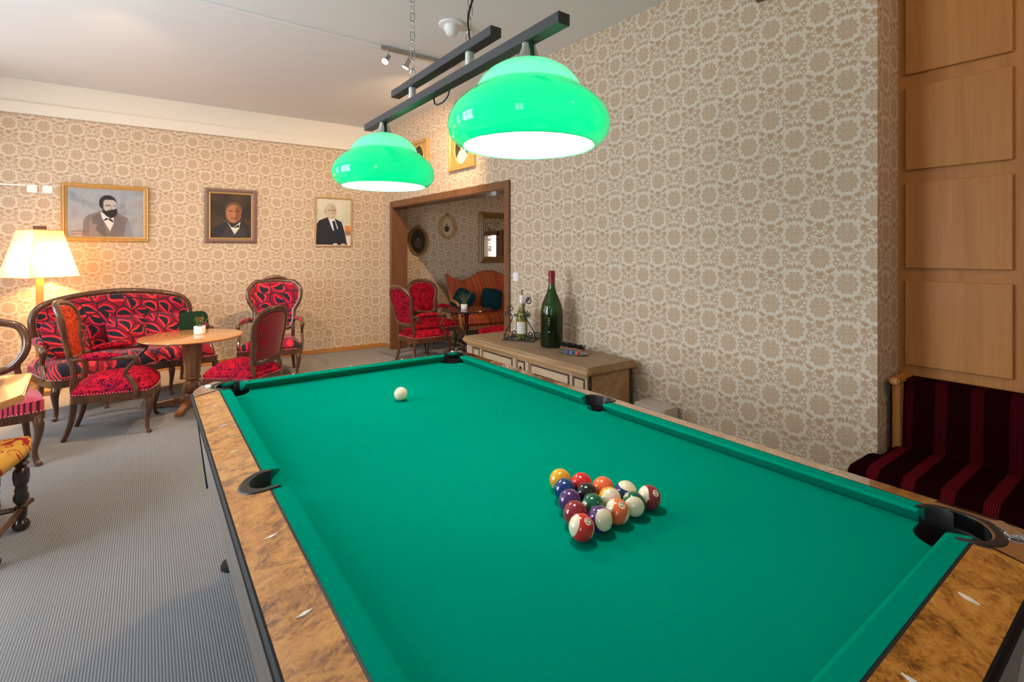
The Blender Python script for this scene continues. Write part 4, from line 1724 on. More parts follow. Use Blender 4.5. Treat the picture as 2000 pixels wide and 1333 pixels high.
# side room: two ovals and a mirror
SEP = mat_cloudy('cream mount', (0.45, 0.36, 0.24), (0.55, 0.45, 0.31), 4)
for (x, z, w_, h_, lb, dark) in ((3.36, 1.56, 0.325, 0.44, 'dark oval portrait in heavy antique gilt frame by the door jamb', True),
                                 (3.85, 1.795, 0.285, 0.375, 'smaller oval portrait with cream mount in thin gilt frame', False)):
    sF = -(x - 2.833)
    pp = thing('oval_picture', lb, 'painting', on_far(sF, 0.002, z), RZF, 'oval pictures in the side room')
    oval_frame(w_, h_, [(0, 0), (0, -0.02), (0.008, -0.034), (0.022, -0.030), (0.030, -0.036), (0.045 if dark else 0.03, -0.014)]).build('frame', 'giltdark' if dark else 'gilt', pp)
    MB().tube([(-0.02, -0.02, h_ / 2), (-0.012, -0.02, h_ / 2 + 0.03), (0.0, -0.02, h_ / 2 + 0.02), (0.012, -0.02, h_ / 2 + 0.03), (0.02, -0.02, h_ / 2)], 0.007, n=8).build('crest', 'giltdark', pp)
    b = MB()
    k = 0.043 if dark else 0.028
    b.prism(ell(0, 0, w_ / 2 - k, h_ / 2 - k, 32), 0.004, 0.012, fn=lambda x_, z_, q: (x_, -q, z_))
    mats = [paint((0.035, 0.03, 0.022)) if dark else SEP]
    col1 = (0.10, 0.075, 0.045) if dark else (0.06, 0.04, 0.03)
    mats += [paint(col1), paint((0.24, 0.17, 0.10))]
    b.prism(ell(0.0, -0.03, 0.045 if not dark else 0.06, 0.05 if not dark else 0.08, 20), 0.011, 0.0128, mi=1, fn=lambda x_, z_, q: (x_, -q, z_))
    b.prism(ell(0.0, 0.03, 0.02, 0.028, 16), 0.012, 0.0134, mi=2, fn=lambda x_, z_, q: (x_, -q, z_))
    b.build('canvas', mats, pp)

mr = thing('wall_mirror', 'large mirror in ornate dark gilt frame on the side room wall', 'mirror', on_far(-(4.97 - 2.833), 0.003, 1.64), RZF)
rect_frame(1.05, 0.84, [(0, 0), (0, -0.03), (0.012, -0.045), (0.03, -0.035), (0.05, -0.052), (0.07, -0.03), (0.085, -0.04), (0.10, -0.016)]).build('frame', 'mirrorframe', mr)
MB().box(-0.43, 0.43, -0.016, -0.010, -0.325, 0.325).build('glass', 'mirror', mr)

# ------------------------------------------------------------------ furniture builders


def beads(mb, pts, step, r):
    pts = [Vector(p) for p in pts]
    acc = 0.0
    for i in range(len(pts) - 1):
        a, c = pts[i], pts[i + 1]
        L_ = (c - a).length
        while acc < L_:
            p = a.lerp(c, acc / L_)
            mb.add([p + Vector(d) * r for d in ((1, 0, 0), (-1, 0, 0), (0, 1, 0), (0, -1, 0), (0, 0, 1), (0, 0, -1))],
                   [(0, 2, 4), (2, 1, 4), (1, 3, 4), (3, 0, 4), (2, 0, 5), (1, 2, 5), (3, 1, 5), (0, 3, 5)])
            acc += step
        acc -= L_
    return mb


def cabriole(x, y, z1, dx, dy, r0=0.026, r1=0.013):
    """front leg: knee bulges outward, foot turned out"""
    pts = [(x, y, z1), (x + dx * 0.012, y + dy * 0.012, z1 * 0.82), (x + dx * 0.010, y + dy * 0.010, z1 * 0.60),
           (x - dx * 0.006, y - dy * 0.006, z1 * 0.32), (x - dx * 0.002, y - dy * 0.002, z1 * 0.12), (x + dx * 0.012, y + dy * 0.012, 0.008)]
    P = spl(pts, 5)
    rad = lerp_list([r0 * 0.95, r0 * 1.1, r0 * 0.78, r0 * 0.56, r1, r1 * 1.05], len(P))
    b = MB().tube(P, rad, n=10)
    b.lathe([(r1 * 1.1, 0.0), (r1 * 1.35, 0.006), (r1 * 1.05, 0.022)], (x + dx * 0.012, y + dy * 0.012, 0), 12)
    return b


def back_leg(x, y, z1, dx, dy, r=0.019):
    pts = [(x, y, z1), (x + dx * 0.2, y + dy * 0.15, z1 * 0.6), (x + dx * 0.6, y + dy * 0.55, z1 * 0.25), (x + dx, y + dy, 0.0)]
    P = spl(pts, 5)
    return MB().tube(P, lerp_list([r * 1.25, r * 1.1, r * 0.95, r * 0.85], len(P)), n=8)


def sym(half):
    """closed outline from half points (a >= 0), bottom centre to top centre"""
    L_ = [(-a, b_) for a, b_ in half[::-1] if a > 1e-6]
    return half + L_


def upholstered_chair(name, label, cat, loc, rz, fab, fabback, woodm, seat_w, seat_d, back_half, arms=None, rear=None,
                      group=None, seat_h=0.335, bulge=0.115, lean=0.22, curve=0.35, rear_w=0.17, leg_out=0.06, yb=None, panel_gap=0.018,
                      frame_r=0.021, crest=None, rear_panel=True, nails='nails'):
    t = thing(name, label, cat, loc, rz, group)
    sw, d = seat_w / 2, seat_d / 2
    so = [(0, -d - 0.02), (sw * 0.55, -d - 0.012), (sw * 0.97, -d + 0.02), (sw, -d + 0.07), (sw * 0.86, d * 0.35), (rear_w + 0.02, d - 0.005), (0, d)]
    so = sym(so)
    sc = [(p.x, p.y) for p in spl([(a, b_, 0) for a, b_ in so], 6, True)]
    z0 = seat_h
    MB().prism([(a * 1.015, b_ * 1.015) for a, b_ in sc], z0 - 0.062, z0 - 0.004).build('seat_frame', woodm, t, bevel=0.006)
    st = MB().dome(sc, 0.035, bulge - 0.02, lambda a, b_, c: (a, b_, z0 - 0.005 + c), rings=8, power=3.0).build('seat', fab, t)
    if nails:
        ring = [(a * 1.008, b_ * 1.008, z0 + 0.004) for a, b_ in sc]
        beads(MB(), ring + [ring[0]], 0.019, 0.0042).build('nail_trim', nails, st)
    ybk = d - 0.02 if yb is None else yb
    zb = back_half[0][1]
    def bm_(a, b_, c):
        return (a, ybk + lean * (b_ - z0) - curve * a * a - c, b_)
    bo = sym(back_half)
    bc = [(p.x, p.y) for p in spl([(a, b_, 0) for a, b_ in bo], 7, True)]
    fr = MB().tube([bm_(a, b_, 0) for a, b_ in bc], frame_r, n=10, closed=True, up=(0, 1, 0), flat=1.25)
    if crest:
        cr_ = [bm_(a, b_, 0.008) for a, b_ in crest]
        P = spl(cr_, 6)
        fr.tube(P, lerp_list([0.008, 0.020, 0.024, 0.020, 0.008], len(P)), n=8)
    fo = fr.build('back_frame', woodm, t)
    cen = (0, sum(p[1] for p in bc) / len(bc))
    def shrink(k):
        return [(a * (1 - k / 0.2) if False else a - math.copysign(min(abs(a), k), a) * 1.0, b_ + (k if b_ < cen[1] else -k)) for a, b_ in bc]
    inner_ = []
    for a, b_ in bc:
        dx_, dz_ = a - cen[0], b_ - cen[1]
        L_ = math.hypot(dx_, dz_)
        inner_.append((a - dx_ / L_ * panel_gap, b_ - dz_ / L_ * panel_gap))
    bk = MB().dome(inner_, 0.012, 0.030, lambda a, b_, c: bm_(a, b_, c), rings=7, power=2.2).build('backrest', fabback, t)
    if nails:
        ring = [bm_(a * 0.985, cen[1] + (b_ - cen[1]) * 0.985, 0.014) for a, b_ in inner_]
        beads(MB(), ring + [ring[0]], 0.017, 0.0036).build('nail_trim', nails, bk)
    if rear:
        MB().dome(inner_, 0.010, 0.010, lambda a, b_, c: bm_(a, b_, -c - 0.001), rings=6, power=2.2).build('back_cover', rear, t)
    # stiles from the seat up to the back frame
    ax = min(abs(p[0]) for p in back_half[1:3])
    lowz = min(b_ for a, b_ in bc)
    for s_ in (-1, 1):
        x1 = back_half[1][0]
        P = spl([(s_ * rear_w, ybk + 0.004, z0 - 0.05), (s_ * rear_w, ybk + lean * 0.06, z0 + 0.06), bm_(s_ * (rear_w + 0.004), (z0 + 0.06 + lowz + 0.04) / 2, 0),
                 bm_(s_ * back_half[2][0], back_half[2][1], 0)], 5)
        MB().tube(P, frame_r * 0.98, n=8).build('stile', woodm, t)
        back_leg(s_ * rear_w, ybk + 0.004, z0 - 0.045, s_ * 0.015, leg_out, 0.019).build('leg', woodm, t)
        cabriole(s_ * (sw - 0.035), -d + 0.03, z0 - 0.045, s_ * 0.8, -0.8).build('leg', woodm, t)
        if arms:
            az, ay0, ay1, aw = arms
            xs = back_half[2][0] + 0.004
            pts = [bm_(s_ * xs, az - 0.01, 0.0), (s_ * (xs + (aw - xs) * 0.6), ybk - 0.10, az + 0.002), (s_ * aw, ay0, az), (s_ * (aw + 0.006), ay1 - 0.02, az - 0.004),
                   (s_ * (aw + 0.004), ay1 - 0.035, az - 0.03), (s_ * aw, ay1 - 0.005, az - 0.065), (s_ * aw, ay1 + 0.03, az - 0.12),
                   (s_ * (aw + 0.004), ay1 - 0.01, az - 0.18), (s_ * (sw + 0.002), -d + 0.10, z0 + 0.02), (s_ * sw, -d + 0.10, z0 - 0.03)]
            P = spl(pts, 5)
            ar = MB().tube(P, lerp_list([0.015, 0.016, 0.017, 0.021, 0.020, 0.015, 0.014, 0.016, 0.020, 0.018], len(P)), n=9).build('armrest', woodm, t)
            P = spl([bm_(s_ * (xs + 0.012), az + 0.012, 0.05), (s_ * (xs + (aw - xs) * 0.75), (ybk + ay0) / 2, az + 0.020), (s_ * aw, ay1 + 0.035, az + 0.014)], 6)
            MB().tube(P, lerp_list([0.010, 0.027, 0.028, 0.027, 0.010], len(P)), n=10, flat=1.0).build('arm_pad', fab, ar)
    return t


# ------------------------------------------------------------------ armchair in front of the sofa, side on
spoon = [(0, 0.575), (0.125, 0.572), (0.168, 0.625), (0.182, 0.74), (0.222, 0.85), (0.205, 0.94), (0.125, 0.995), (0, 1.008)]
upholstered_chair('armchair', 'walnut armchair with speckled back, lamp glow put into its coral tint, standing side on before the sofa', 'armchair',
                  (-0.19, 5.07, 0), face_rot(0.994, -0.107), 'spot', 'spotlamplit', 'walnut', 0.56, 0.50, spoon,
                  arms=(0.60, -0.03, -0.11, 0.268), group='walnut chairs around the round table', rear='stripe', rear_w=0.175, lean=0.20, curve=0.9)
# striped back side chair
sp2 = [(0, 0.465), (0.120, 0.463), (0.165, 0.50), (0.178, 0.62), (0.196, 0.72), (0.186, 0.83), (0.115, 0.895), (0, 0.908)]
upholstered_chair('side_chair', 'walnut side chair seen from behind, red and black striped back cover', 'chair',
                  (0.69, 4.93, 0), face_rot(-0.68, 0.73), 'spot', 'spot', 'walnut', 0.48, 0.46, sp2,
                  group='walnut chairs around the round table', rear='stripe', rear_w=0.17, lean=0.16, curve=0.8)
# large armchair facing the camera
big = [(0, 0.50), (0.15, 0.498), (0.200, 0.56), (0.210, 0.70), (0.270, 0.82), (0.280, 0.94), (0.215, 1.03), (0.13, 1.045), (0, 1.055)]
upholstered_chair('armchair', 'large armchair with teardrop pattern facing the room against the far wall', 'armchair',
                  (1.14, 6.17, 0), face_rot(-0.26, -0.96), 'paisley', 'paisley', 'walnut', 0.62, 0.56, big,
                  arms=(0.60, -0.05, -0.14, 0.315), group='walnut chairs around the round table', rear='stripe', rear_w=0.20, lean=0.20, curve=0.5,
                  crest=[(-0.15, 1.05), (-0.09, 1.08), (0, 1.095), (0.09, 1.08), (0.15, 1.05)])

# ------------------------------------------------------------------ sofa
SFL = (-0.23, 6.325)
SFR = R(20.5)
sofa = thing('sofa', 'antique walnut sofa with red and black teardrop fabric below the portraits', 'sofa', (SFL[0], SFL[1], 0), SFR)
hw = 0.665
front = [(-hw, -0.10), (-hw, -0.50), (-0.60, -0.62), (-0.42, -0.60), (-0.20, -0.53), (0, -0.555), (0.20, -0.53), (0.42, -0.60), (0.60, -0.62), (hw, -0.50), (hw, -0.10)]
sc = [(p.x, p.y) for p in spl([(a, b_, 0) for a, b_ in front], 6)] + [(0.60, 0.02), (0, 0.03), (-0.60, 0.02)]
MB().prism([(a * 1.01, b_ * 1.01 if b_ < 0 else b_) for a, b_ in sc], 0.272, 0.332).build('seat_frame', 'walnut', sofa, bevel=0.007)
def seatmap(a, b_, c):
    return (a, b_, 0.33 + c)
st = MB()
# seat cushion as a grid so the long shape domes evenly
n1, n2 = 40, 12
def front_y(a):
    pts_ = [(-0.665, -0.47), (-0.60, -0.615), (-0.42, -0.60), (-0.20, -0.53), (0, -0.555), (0.20, -0.53), (0.42, -0.60), (0.60, -0.615), (0.665, -0.47)]
    for i in range(len(pts_) - 1):
        if pts_[i][0] <= a <= pts_[i + 1][0]:
            t = (a - pts_[i][0]) / (pts_[i + 1][0] - pts_[i][0])
            t = t * t * (3 - 2 * t) if 0 < i < len(pts_) - 2 else t
            return pts_[i][1] + (pts_[i + 1][1] - pts_[i][1]) * t
    return -0.47
vs, fs = [], []
for i in range(n1 + 1):
    a = -0.665 + 1.33 * i / n1
    fy = front_y(a)
    for j in range(n2 + 1):
        v_ = j / n2
        y = fy + (0.02 - fy) * v_
        ed = min(1.0, (1 - abs(a) / 0.668) / 0.12)
        ef = min(1.0, v_ / 0.16)
        h = 0.030 + 0.098 * (max(ed, 0) ** 0.45) * (ef ** 0.5 if ef > 0 else 0)
        vs.append((a, y, 0.332 + h))
m_ = n2 + 1
for i in range(n1):
    for j in range(n2):
        fs.append((i * m_ + j, (i + 1) * m_ + j, (i + 1) * m_ + j + 1, i * m_ + j + 1))
k0 = len(vs)
bd = [i * m_ for i in range(n1 + 1)] + [n1 * m_ + j for j in range(1, n2 + 1)] + [i * m_ + n2 for i in range(n1 - 1, -1, -1)] + [j for j in range(n2 - 1, 0, -1)]
for i in bd:
    vs.append((vs[i][0], vs[i][1], 0.325))
for i in range(len(bd)):
    j = (i + 1) % len(bd)
    fs.append((bd[i], k0 + i, k0 + j, bd[j]))
st.add(vs, fs, 0, True)
seat_o = st.build('seat', 'paisley', sofa)
beads(MB(), [(a * 1.006, b_ * 1.006, 0.338) for a, b_ in sc[:-3]], 0.019, 0.0045).build('nail_trim', 'nails', seat_o)
bh = [(0, 0.44), (0.30, 0.44), (0.50, 0.45), (0.59, 0.54), (0.638, 0.70), (0.636, 0.82), (0.575, 0.905), (0.44, 0.955), (0.22, 0.992), (0, 1.005)]
def smap(a, b_, c):
    return (a, 0.0 + 0.10 * (b_ - 0.44) - 0.22 * max(0, abs(a) - 0.40) ** 1.0 * 0.6 - c, b_)
bc = [(p.x, p.y) for p in spl([(a, b_, 0) for a, b_ in sym(bh)], 7, True)]
MB().tube([smap(a, b_, 0) for a, b_ in bc], 0.024, n=10, closed=True, up=(0, 1, 0), flat=1.2).build('back_frame', 'walnut', sofa)
inn_ = []
for a, b_ in bc:
    dx_, dz_ = a / 0.64, (b_ - 0.72) / 0.28
    L_ = math.hypot(dx_, dz_) or 1
    inn_.append((a - dx_ / L_ * 0.022, b_ - dz_ / L_ * 0.022))
bk = MB().dome(inn_, 0.014, 0.035, smap, rings=9, power=4.0, centre=(0, 0.72)).build('backrest', 'paisley', sofa)
ring = [smap(a * 0.992, 0.72 + (b_ - 0.72) * 0.975, 0.022) for a, b_ in inn_]
beads(MB(), ring + [ring[0]], 0.019, 0.0042).build('nail_trim', 'nails', bk)
MB().dome(inn_, 0.006, 0.004, lambda a, b_, c: smap(a, b_, -c - 0.001), rings=4).build('back_cover', 'stripe', sofa)
for s_ in (-1, 1):
    pts = [smap(s_ * 0.62, 0.60, 0.01), (s_ * 0.655, -0.14, 0.605), (s_ * 0.672, -0.32, 0.600), (s_ * 0.675, -0.42, 0.585), (s_ * 0.675, -0.452, 0.55),
           (s_ * 0.672, -0.425, 0.50), (s_ * 0.668, -0.40, 0.45), (s_ * 0.667, -0.435, 0.38), (s_ * 0.662, -0.47, 0.33)]
    P = spl(pts, 5)
    ar = MB().tube(P, lerp_list([0.018, 0.018, 0.020, 0.027, 0.028, 0.020, 0.018, 0.022, 0.026], len(P)), n=10).build('armrest', 'walnut', sofa)
    P = spl([(s_ * 0.640, -0.05, 0.60), (s_ * 0.655, -0.20, 0.626), (s_ * 0.668, -0.365, 0.615)], 6)
    MB().tube(P, lerp_list([0.012, 0.034, 0.036, 0.034, 0.014], len(P)), n=10).build('arm_pad', 'paisley', ar)
    cabriole(s_ * 0.625, -0.575, 0.285, s_ * 0.7, -0.9, 0.030, 0.015).build('leg', 'walnut', sofa)
    cabriole(s_ * 0.26, -0.50, 0.285, s_ * 0.1, -0.9, 0.026, 0.014).build('leg', 'walnut', sofa)
    back_leg(s_ * 0.575, 0.0, 0.285, s_ * 0.01, 0.05, 0.02).build('leg', 'walnut', sofa)


def pillow(label, lx, ly, lz, size, rot, mat='paisley', tilt=-22, yaw=0, grp='throw pillows on the sofa', lean_roll=0):
    b = MB()
    n = 48
    ol = []
    for i in range(n):
        a = 2 * PI * i / n
        c, s_ = math.cos(a), math.sin(a)
        k = 1.0 / (abs(c) ** 3.2 + abs(s_) ** 3.2) ** (1 / 3.2)
        pin = 1 + 0.05 * (abs(math.sin(2 * a)) ** 4) - 0.03 * (abs(math.cos(2 * a)) ** 2)
        ol.append((size / 2 * c * k * pin, size / 2 * s_ * k * pin))
    b.dome(ol, 0.004, 0.058, lambda p, q, c: (p, -c, q), rings=8, power=2.2, back=False)
    b.dome(ol, 0.004, 0.058, lambda p, q, c: (p, c, q), rings=8, power=2.2, back=False)
    o = b.build('throw_pillow', mat)
    Ms = Matrix.Translation((SFL[0], SFL[1], 0)) @ Matrix.Rotation(SFR, 4, 'Z')
    o.matrix_world = Ms @ Matrix.Translation((lx, ly, lz)) @ Matrix.Rotation(R(yaw), 4, 'Z') @ Matrix.Rotation(R(tilt), 4, 'X') @ Matrix.Rotation(R(rot), 4, 'Y')
    tag(o, label, 'pillow', grp)
    return o


pillow('red patterned throw pillow against the left arm of the sofa', -0.47, -0.235, 0.625, 0.36, 4, yaw=18)
pillow('red patterned throw pillow at the middle of the sofa backrest', 0.02, -0.165, 0.615, 0.34, -3)
pillow('red patterned throw pillow near the right end of the sofa', 0.34, -0.17, 0.615, 0.34, 8, yaw=-8)
pillow('dark green throw pillow in the right corner of the sofa', 0.56, -0.23, 0.605, 0.33, -4, 'darkgreen', yaw=-22)

# ------------------------------------------------------------------ round table with pot plant
rt = thing('round_table', 'round light cherry pedestal table in front of the sofa', 'table', (0.33, 5.39, 0))
ztt = 0.64
MB().lathe([(0.001, ztt - 0.024), (0.385, ztt - 0.024), (0.402, ztt - 0.018), (0.408, ztt - 0.010), (0.404, ztt - 0.002), (0.395, ztt), (0.001, ztt)],
           (0, 0, 0), 72).build('tabletop', 'tablewood', rt)
MB().lathe([(0.10, ztt - 0.040), (0.10, ztt - 0.024), (0.01, ztt - 0.024)], (0, 0, 0), 24).build('top_block', 'pedestal', rt)
MB().lathe([(0.086, ztt - 0.04), (0.082, ztt - 0.10), (0.062, 0.30), (0.058, 0.275), (0.070, 0.265), (0.072, 0.255), (0.055, 0.245), (0.050, 0.235),
            (0.066, 0.215), (0.076, 0.18), (0.072, 0.145), (0.052, 0.12), (0.060, 0.11), (0.085, 0.095), (0.092, 0.075), (0.092, 0.055)][::-1],
           (0, 0, 0), 10, smooth=False).build('pedestal', 'pedestal', rt)
fa = math.atan2(0.11, -0.287)
for k in range(4):
    a = fa + PI / 2 * k
    M4 = Matrix.Rotation(a, 4, 'Z')
    b = MB().prism([(0.03, 0.085), (0.12, 0.08), (0.31, 0.04), (0.335, 0.03), (0.335, 0.0), (0.27, 0.0), (0.25, 0.015), (0.03, 0.03)], -0.028, 0.028,
                   fn=lambda x, z, q: (x, q, z), M4=M4)
    b.build('foot', 'pedestal', rt, bevel=0.004)


def potted(label, loc, r, h, leafmat, n, hh, flowers=False, spread=0.05, name='potted_plant'):
    t = thing(name, label, 'potted plant', loc)
    MB().lathe([(r * 0.9, 0.0), (r, 0.006), (r, h - 0.004), (r * 0.96, h), (r * 0.88, h - 0.004), (r * 0.88, h - 0.014), (0.001, h - 0.014)], (0, 0, 0), 28).build('pot', 'white', t)
    b = MB()
    rnd = random.Random(5)
    for i in range(n):
        a = rnd.uniform(0, 2 * PI)
        q = rnd.uniform(0.2, 1) * spread
        tip = Vector((math.cos(a) * q, math.sin(a) * q, h + rnd.uniform(0.45, 1) * hh))
        base_ = Vector((math.cos(a) * r * 0.3, math.sin(a) * r * 0.3, h - 0.015))
        mid = (tip + base_) / 2 + Vector((0, 0, 0.015))
        b.tube([base_, mid, tip], [0.0014, 0.0012, 0.0008], n=4)
        for k in range(3):
            p = mid.lerp(tip, k / 2)
            d = Vector((rnd.uniform(-1, 1), rnd.uniform(-1, 1), rnd.uniform(0.0, 1))).normalized()
            sd_ = d.cross(Vector((0, 0, 1))).normalized()
            L_ = rnd.uniform(0.014, 0.024)
            b.add([p, p + d * L_ * 0.5 + sd_ * L_ * 0.28, p + d * L_, p + d * L_ * 0.5 - sd_ * L_ * 0.28], [(0, 1, 2, 3)])
    b.build('foliage', leafmat, t)
    if flowers:
        b = MB()
        for i in range(9):
            a = rnd.uniform(0, 2 * PI)
            q = rnd.uniform(0.1, 0.8) * spread
            b.ball((math.cos(a) * q - 0.01, math.sin(a) * q, h + rnd.uniform(0.4, 0.9) * hh), 0.006, 6)
        b.build('berries', 'redflower', t)
    return t


potted('small plant with red berries in a white pot on the round cherry table', (0.39, 5.44, ztt), 0.048, 0.075, 'leaf', 26, 0.085, True, 0.07)

# ------------------------------------------------------------------ floor lamp
lp = thing('floor_lamp', 'tall wooden floor lamp with glowing cream shade in the left corner', 'lamp', (-0.86, 6.74, 0))
MB().box(-0.15, 0.15, -0.15, 0.15, 0, 0.045).build('base', 'base', lp, bevel=0.006)
MB().box(-0.027, 0.027, -0.027, 0.027, 0.045, 1.60).build('post', 'base', lp, bevel=0.004)
MB().box(-0.045, 0.045, -0.045, 0.045, 1.60, 1.655).build('finial', 'doorwood', lp, bevel=0.004)
m = NT('glowing parchment shade')
d_ = m.n('ShaderNodeBsdfDiffuse')
d_.inputs[0].default_value = (0.55, 0.50, 0.40, 1)
t_ = m.n('ShaderNodeBsdfTranslucent')
t_.inputs[0].default_value = (0.50, 0.46, 0.36, 1)
mx_ = m.n('ShaderNodeMixShader')
mx_.inputs[0].default_value = 0.38
m.l(d_.outputs[0], mx_.inputs[1])
m.l(t_.outputs[0], mx_.inputs[2])
m.l(mx_.outputs[0], m.out.inputs[0])
M['parch'] = m.mat
vs = []
z0, z1 = 1.150, 1.615
AL = R(84)
for hb, z in ((0.218, z0), (0.122, z1)):
    for i in range(4):
        a = AL + PI / 2 * i
        vs.append((hb * math.sqrt(2) * math.cos(a), hb * math.sqrt(2) * math.sin(a), z))
sh = MB().add(vs, [(0, 1, 5, 4), (1, 2, 6, 5), (2, 3, 7, 6), (3, 0, 4, 7)]).build('lamp_shade', 'parch', lp)
MB().add([(x_ * 0.99, y_ * 0.99, z_ - 0.012) for x_, y_, z_ in vs[4:]], [(0, 1, 2, 3)]).build('top_cover', 'base', sh)
b = MB()
for i in range(4):
    b.tube([vs[i], vs[(i + 1) % 4]], 0.0035, n=6)
    b.tube([vs[i + 4], vs[(i + 1) % 4 + 4]], 0.0035, n=6)
    b.tube([vs[i], vs[i + 4]], 0.002, n=6)
b.build('edge_binding', 'goldlip', sh)
MB().ball((0.04, -0.03, 1.36), 0.035, 16).build('bulb', mat_emit('warm bulb', (1.0, 0.66, 0.30), 10), lp)
light('lamp_bulb', 'POINT', (-0.86 + 0.04, 6.74 - 0.03, 1.31), 185, (1.0, 0.53, 0.18), 0.045)

# ------------------------------------------------------------------ left group: wooden table, open back chair, yellow chair
lt = thing('wooden_table', 'light wooden table with cut corners at the left edge of the room', 'table', (-0.90, 3.62, 0))
tp = [(-0.54, 3.98), (-0.49, 3.40), (-0.56, 3.23), (-1.24, 3.23), (-1.31, 3.40), (-1.31, 3.98)]
tpl = [(x + 0.90, y - 3.62) for x, y in tp]
MB().prism(tpl, 0.664, 0.70).build('tabletop', 'tablewood', lt, bevel=0.006)
MB().prism([(x * 0.80 - 0.02, y * 0.72) for x, y in tpl], 0.699, 0.7012).build('inlay', 'pedestal', lt)
for s_ in (-1, 1):
    b = MB().prism([(-0.09, 0.10), (0.09, 0.10), (0.055, 0.63), (-0.055, 0.63)], -0.02, 0.02, fn=lambda y, z, q: (s_ * 0.16 + q, y, z))
    lg = b.build('leg', 'tablewood', lt, bevel=0.004)
    MB().box(s_ * 0.16 - 0.03, s_ * 0.16 + 0.03, -0.24, 0.24, 0, 0.08).build('foot', 'pedestal', lg, bevel=0.008)
MB().box(-0.16, 0.16, -0.015, 0.015, 0.30, 0.37).build('stretcher', 'pedestal', lt, bevel=0.003)
MB().box(-0.24, 0.24, -0.22, 0.22, 0.63, 0.664).build('apron', 'tablewood', lt, bevel=0.003)

# open back chair with striped seat behind the wooden table
bc_ = thing('balloon_back_chair', 'walnut chair with open oval back and rose plum striped seat', 'chair', (-0.855, 4.66, 0), face_rot(0.05, -1.0))
sw, d = 0.285, 0.225
so = sym([(0, -d - 0.015), (sw * 0.6, -d - 0.008), (sw, -d + 0.03), (sw, -d + 0.09), (sw * 0.85, d * 0.5), (0.17, d), (0, d)])
sc = [(p.x, p.y) for p in spl([(a, b_, 0) for a, b_ in so], 6, True)]
MB().prism([(a * 1.015, b_ * 1.015) for a, b_ in sc], 0.300, 0.352).build('seat_frame', 'walnut', bc_, bevel=0.006)
st = MB().dome(sc, 0.075, 0.045, lambda a, b_, c: (a, b_, 0.35 + c), rings=8, power=3.0).build('seat', 'stripeseat', bc_)
beads(MB(), [(a * 1.01, b_ * 1.01, 0.358) for a, b_ in sc], 0.019, 0.0042).build('nail_trim', 'nails', st)
ringp = spl([(0, 0.155, 0.575), (0.10, 0.16, 0.60), (0.165, 0.17, 0.69), (0.175, 0.19, 0.78), (0.14, 0.205, 0.87), (0.07, 0.212, 0.905), (0, 0.215, 0.915),
             (-0.07, 0.212, 0.905), (-0.14, 0.205, 0.87), (-0.175, 0.19, 0.78), (-0.165, 0.17, 0.69), (-0.10, 0.16, 0.60)], 7, True)
MB().tube([p + Vector((0, 0.0, 0)) for p in ringp], 0.026, n=10, closed=True, up=(0, 1, 0), flat=1.0).build('back_frame', 'walnut', bc_)
for s_ in (-1, 1):
    P = spl([(s_ * 0.165, d - 0.02, 0.31), (s_ * 0.160, d - 0.035, 0.45), (s_ * 0.130, 0.162, 0.60), (s_ * 0.165, 0.168, 0.67)], 5)
    MB().tube(P, 0.019, n=8).build('stile', 'walnut', bc_)
    back_leg(s_ * 0.165, d - 0.02, 0.315, s_ * 0.02, 0.08).build('leg', 'walnut', bc_)
    cabriole(s_ * (sw - 0.028), -d + 0.032, 0.325, s_ * 1.1, -1.1, 0.027, 0.016).build('leg', 'walnut', bc_)

# yellow chair
yc = thing('upholstered_stool', 'yellow seat with red scroll pattern on dark turned legs, at the left edge', 'stool', (-0.76, 3.30, 0))
so = [(-0.26, -0.22), (0.20, -0.20), (0.235, -0.12), (0.272, 0.06), (0.285, 0.20), (0.265, 0.222), (-0.26, 0.23)]
MB().dome(so, 0.075, 0.016, lambda a, b_, c: (a, b_, 0.385 + c), rings=6, power=4, centre=(0, 0)).build('seat', 'scroll', yc, bevel=0.008)
turn = [(0.024, 0.0), (0.034, 0.012), (0.036, 0.028), (0.026, 0.045), (0.017, 0.056), (0.024, 0.07), (0.026, 0.12), (0.018, 0.13), (0.030, 0.15), (0.032, 0.17),
        (0.024, 0.19), (0.027, 0.20), (0.022, 0.22), (0.030, 0.235), (0.034, 0.27), (0.031, 0.30), (0.020, 0.315), (0.032, 0.33), (0.020, 0.345), (0.033, 0.36), (0.033, 0.388)]
for x, y in ((0.245, 0.195), (0.20, -0.165), (-0.235, 0.195), (-0.235, -0.185)):
    MB().lathe(turn, (x, y, 0), 18).build('leg', 'ebony', yc)
MB().tube([(-0.235, 0.195, 0.105), (0.0, 0.215, 0.10), (0.245, 0.195, 0.105)], 0.013, n=8).build('stretcher', 'walnut', yc)
MB().tube([(0.20, -0.165, 0.105), (0.245, 0.195, 0.105), (0.275, 0.26, 0.115)], 0.013, n=8).build('stretcher', 'walnut', yc)
MB().tube([(-0.235, -0.185, 0.105), (-0.235, 0.195, 0.105)], 0.013, n=8).build('stretcher', 'walnut', yc)

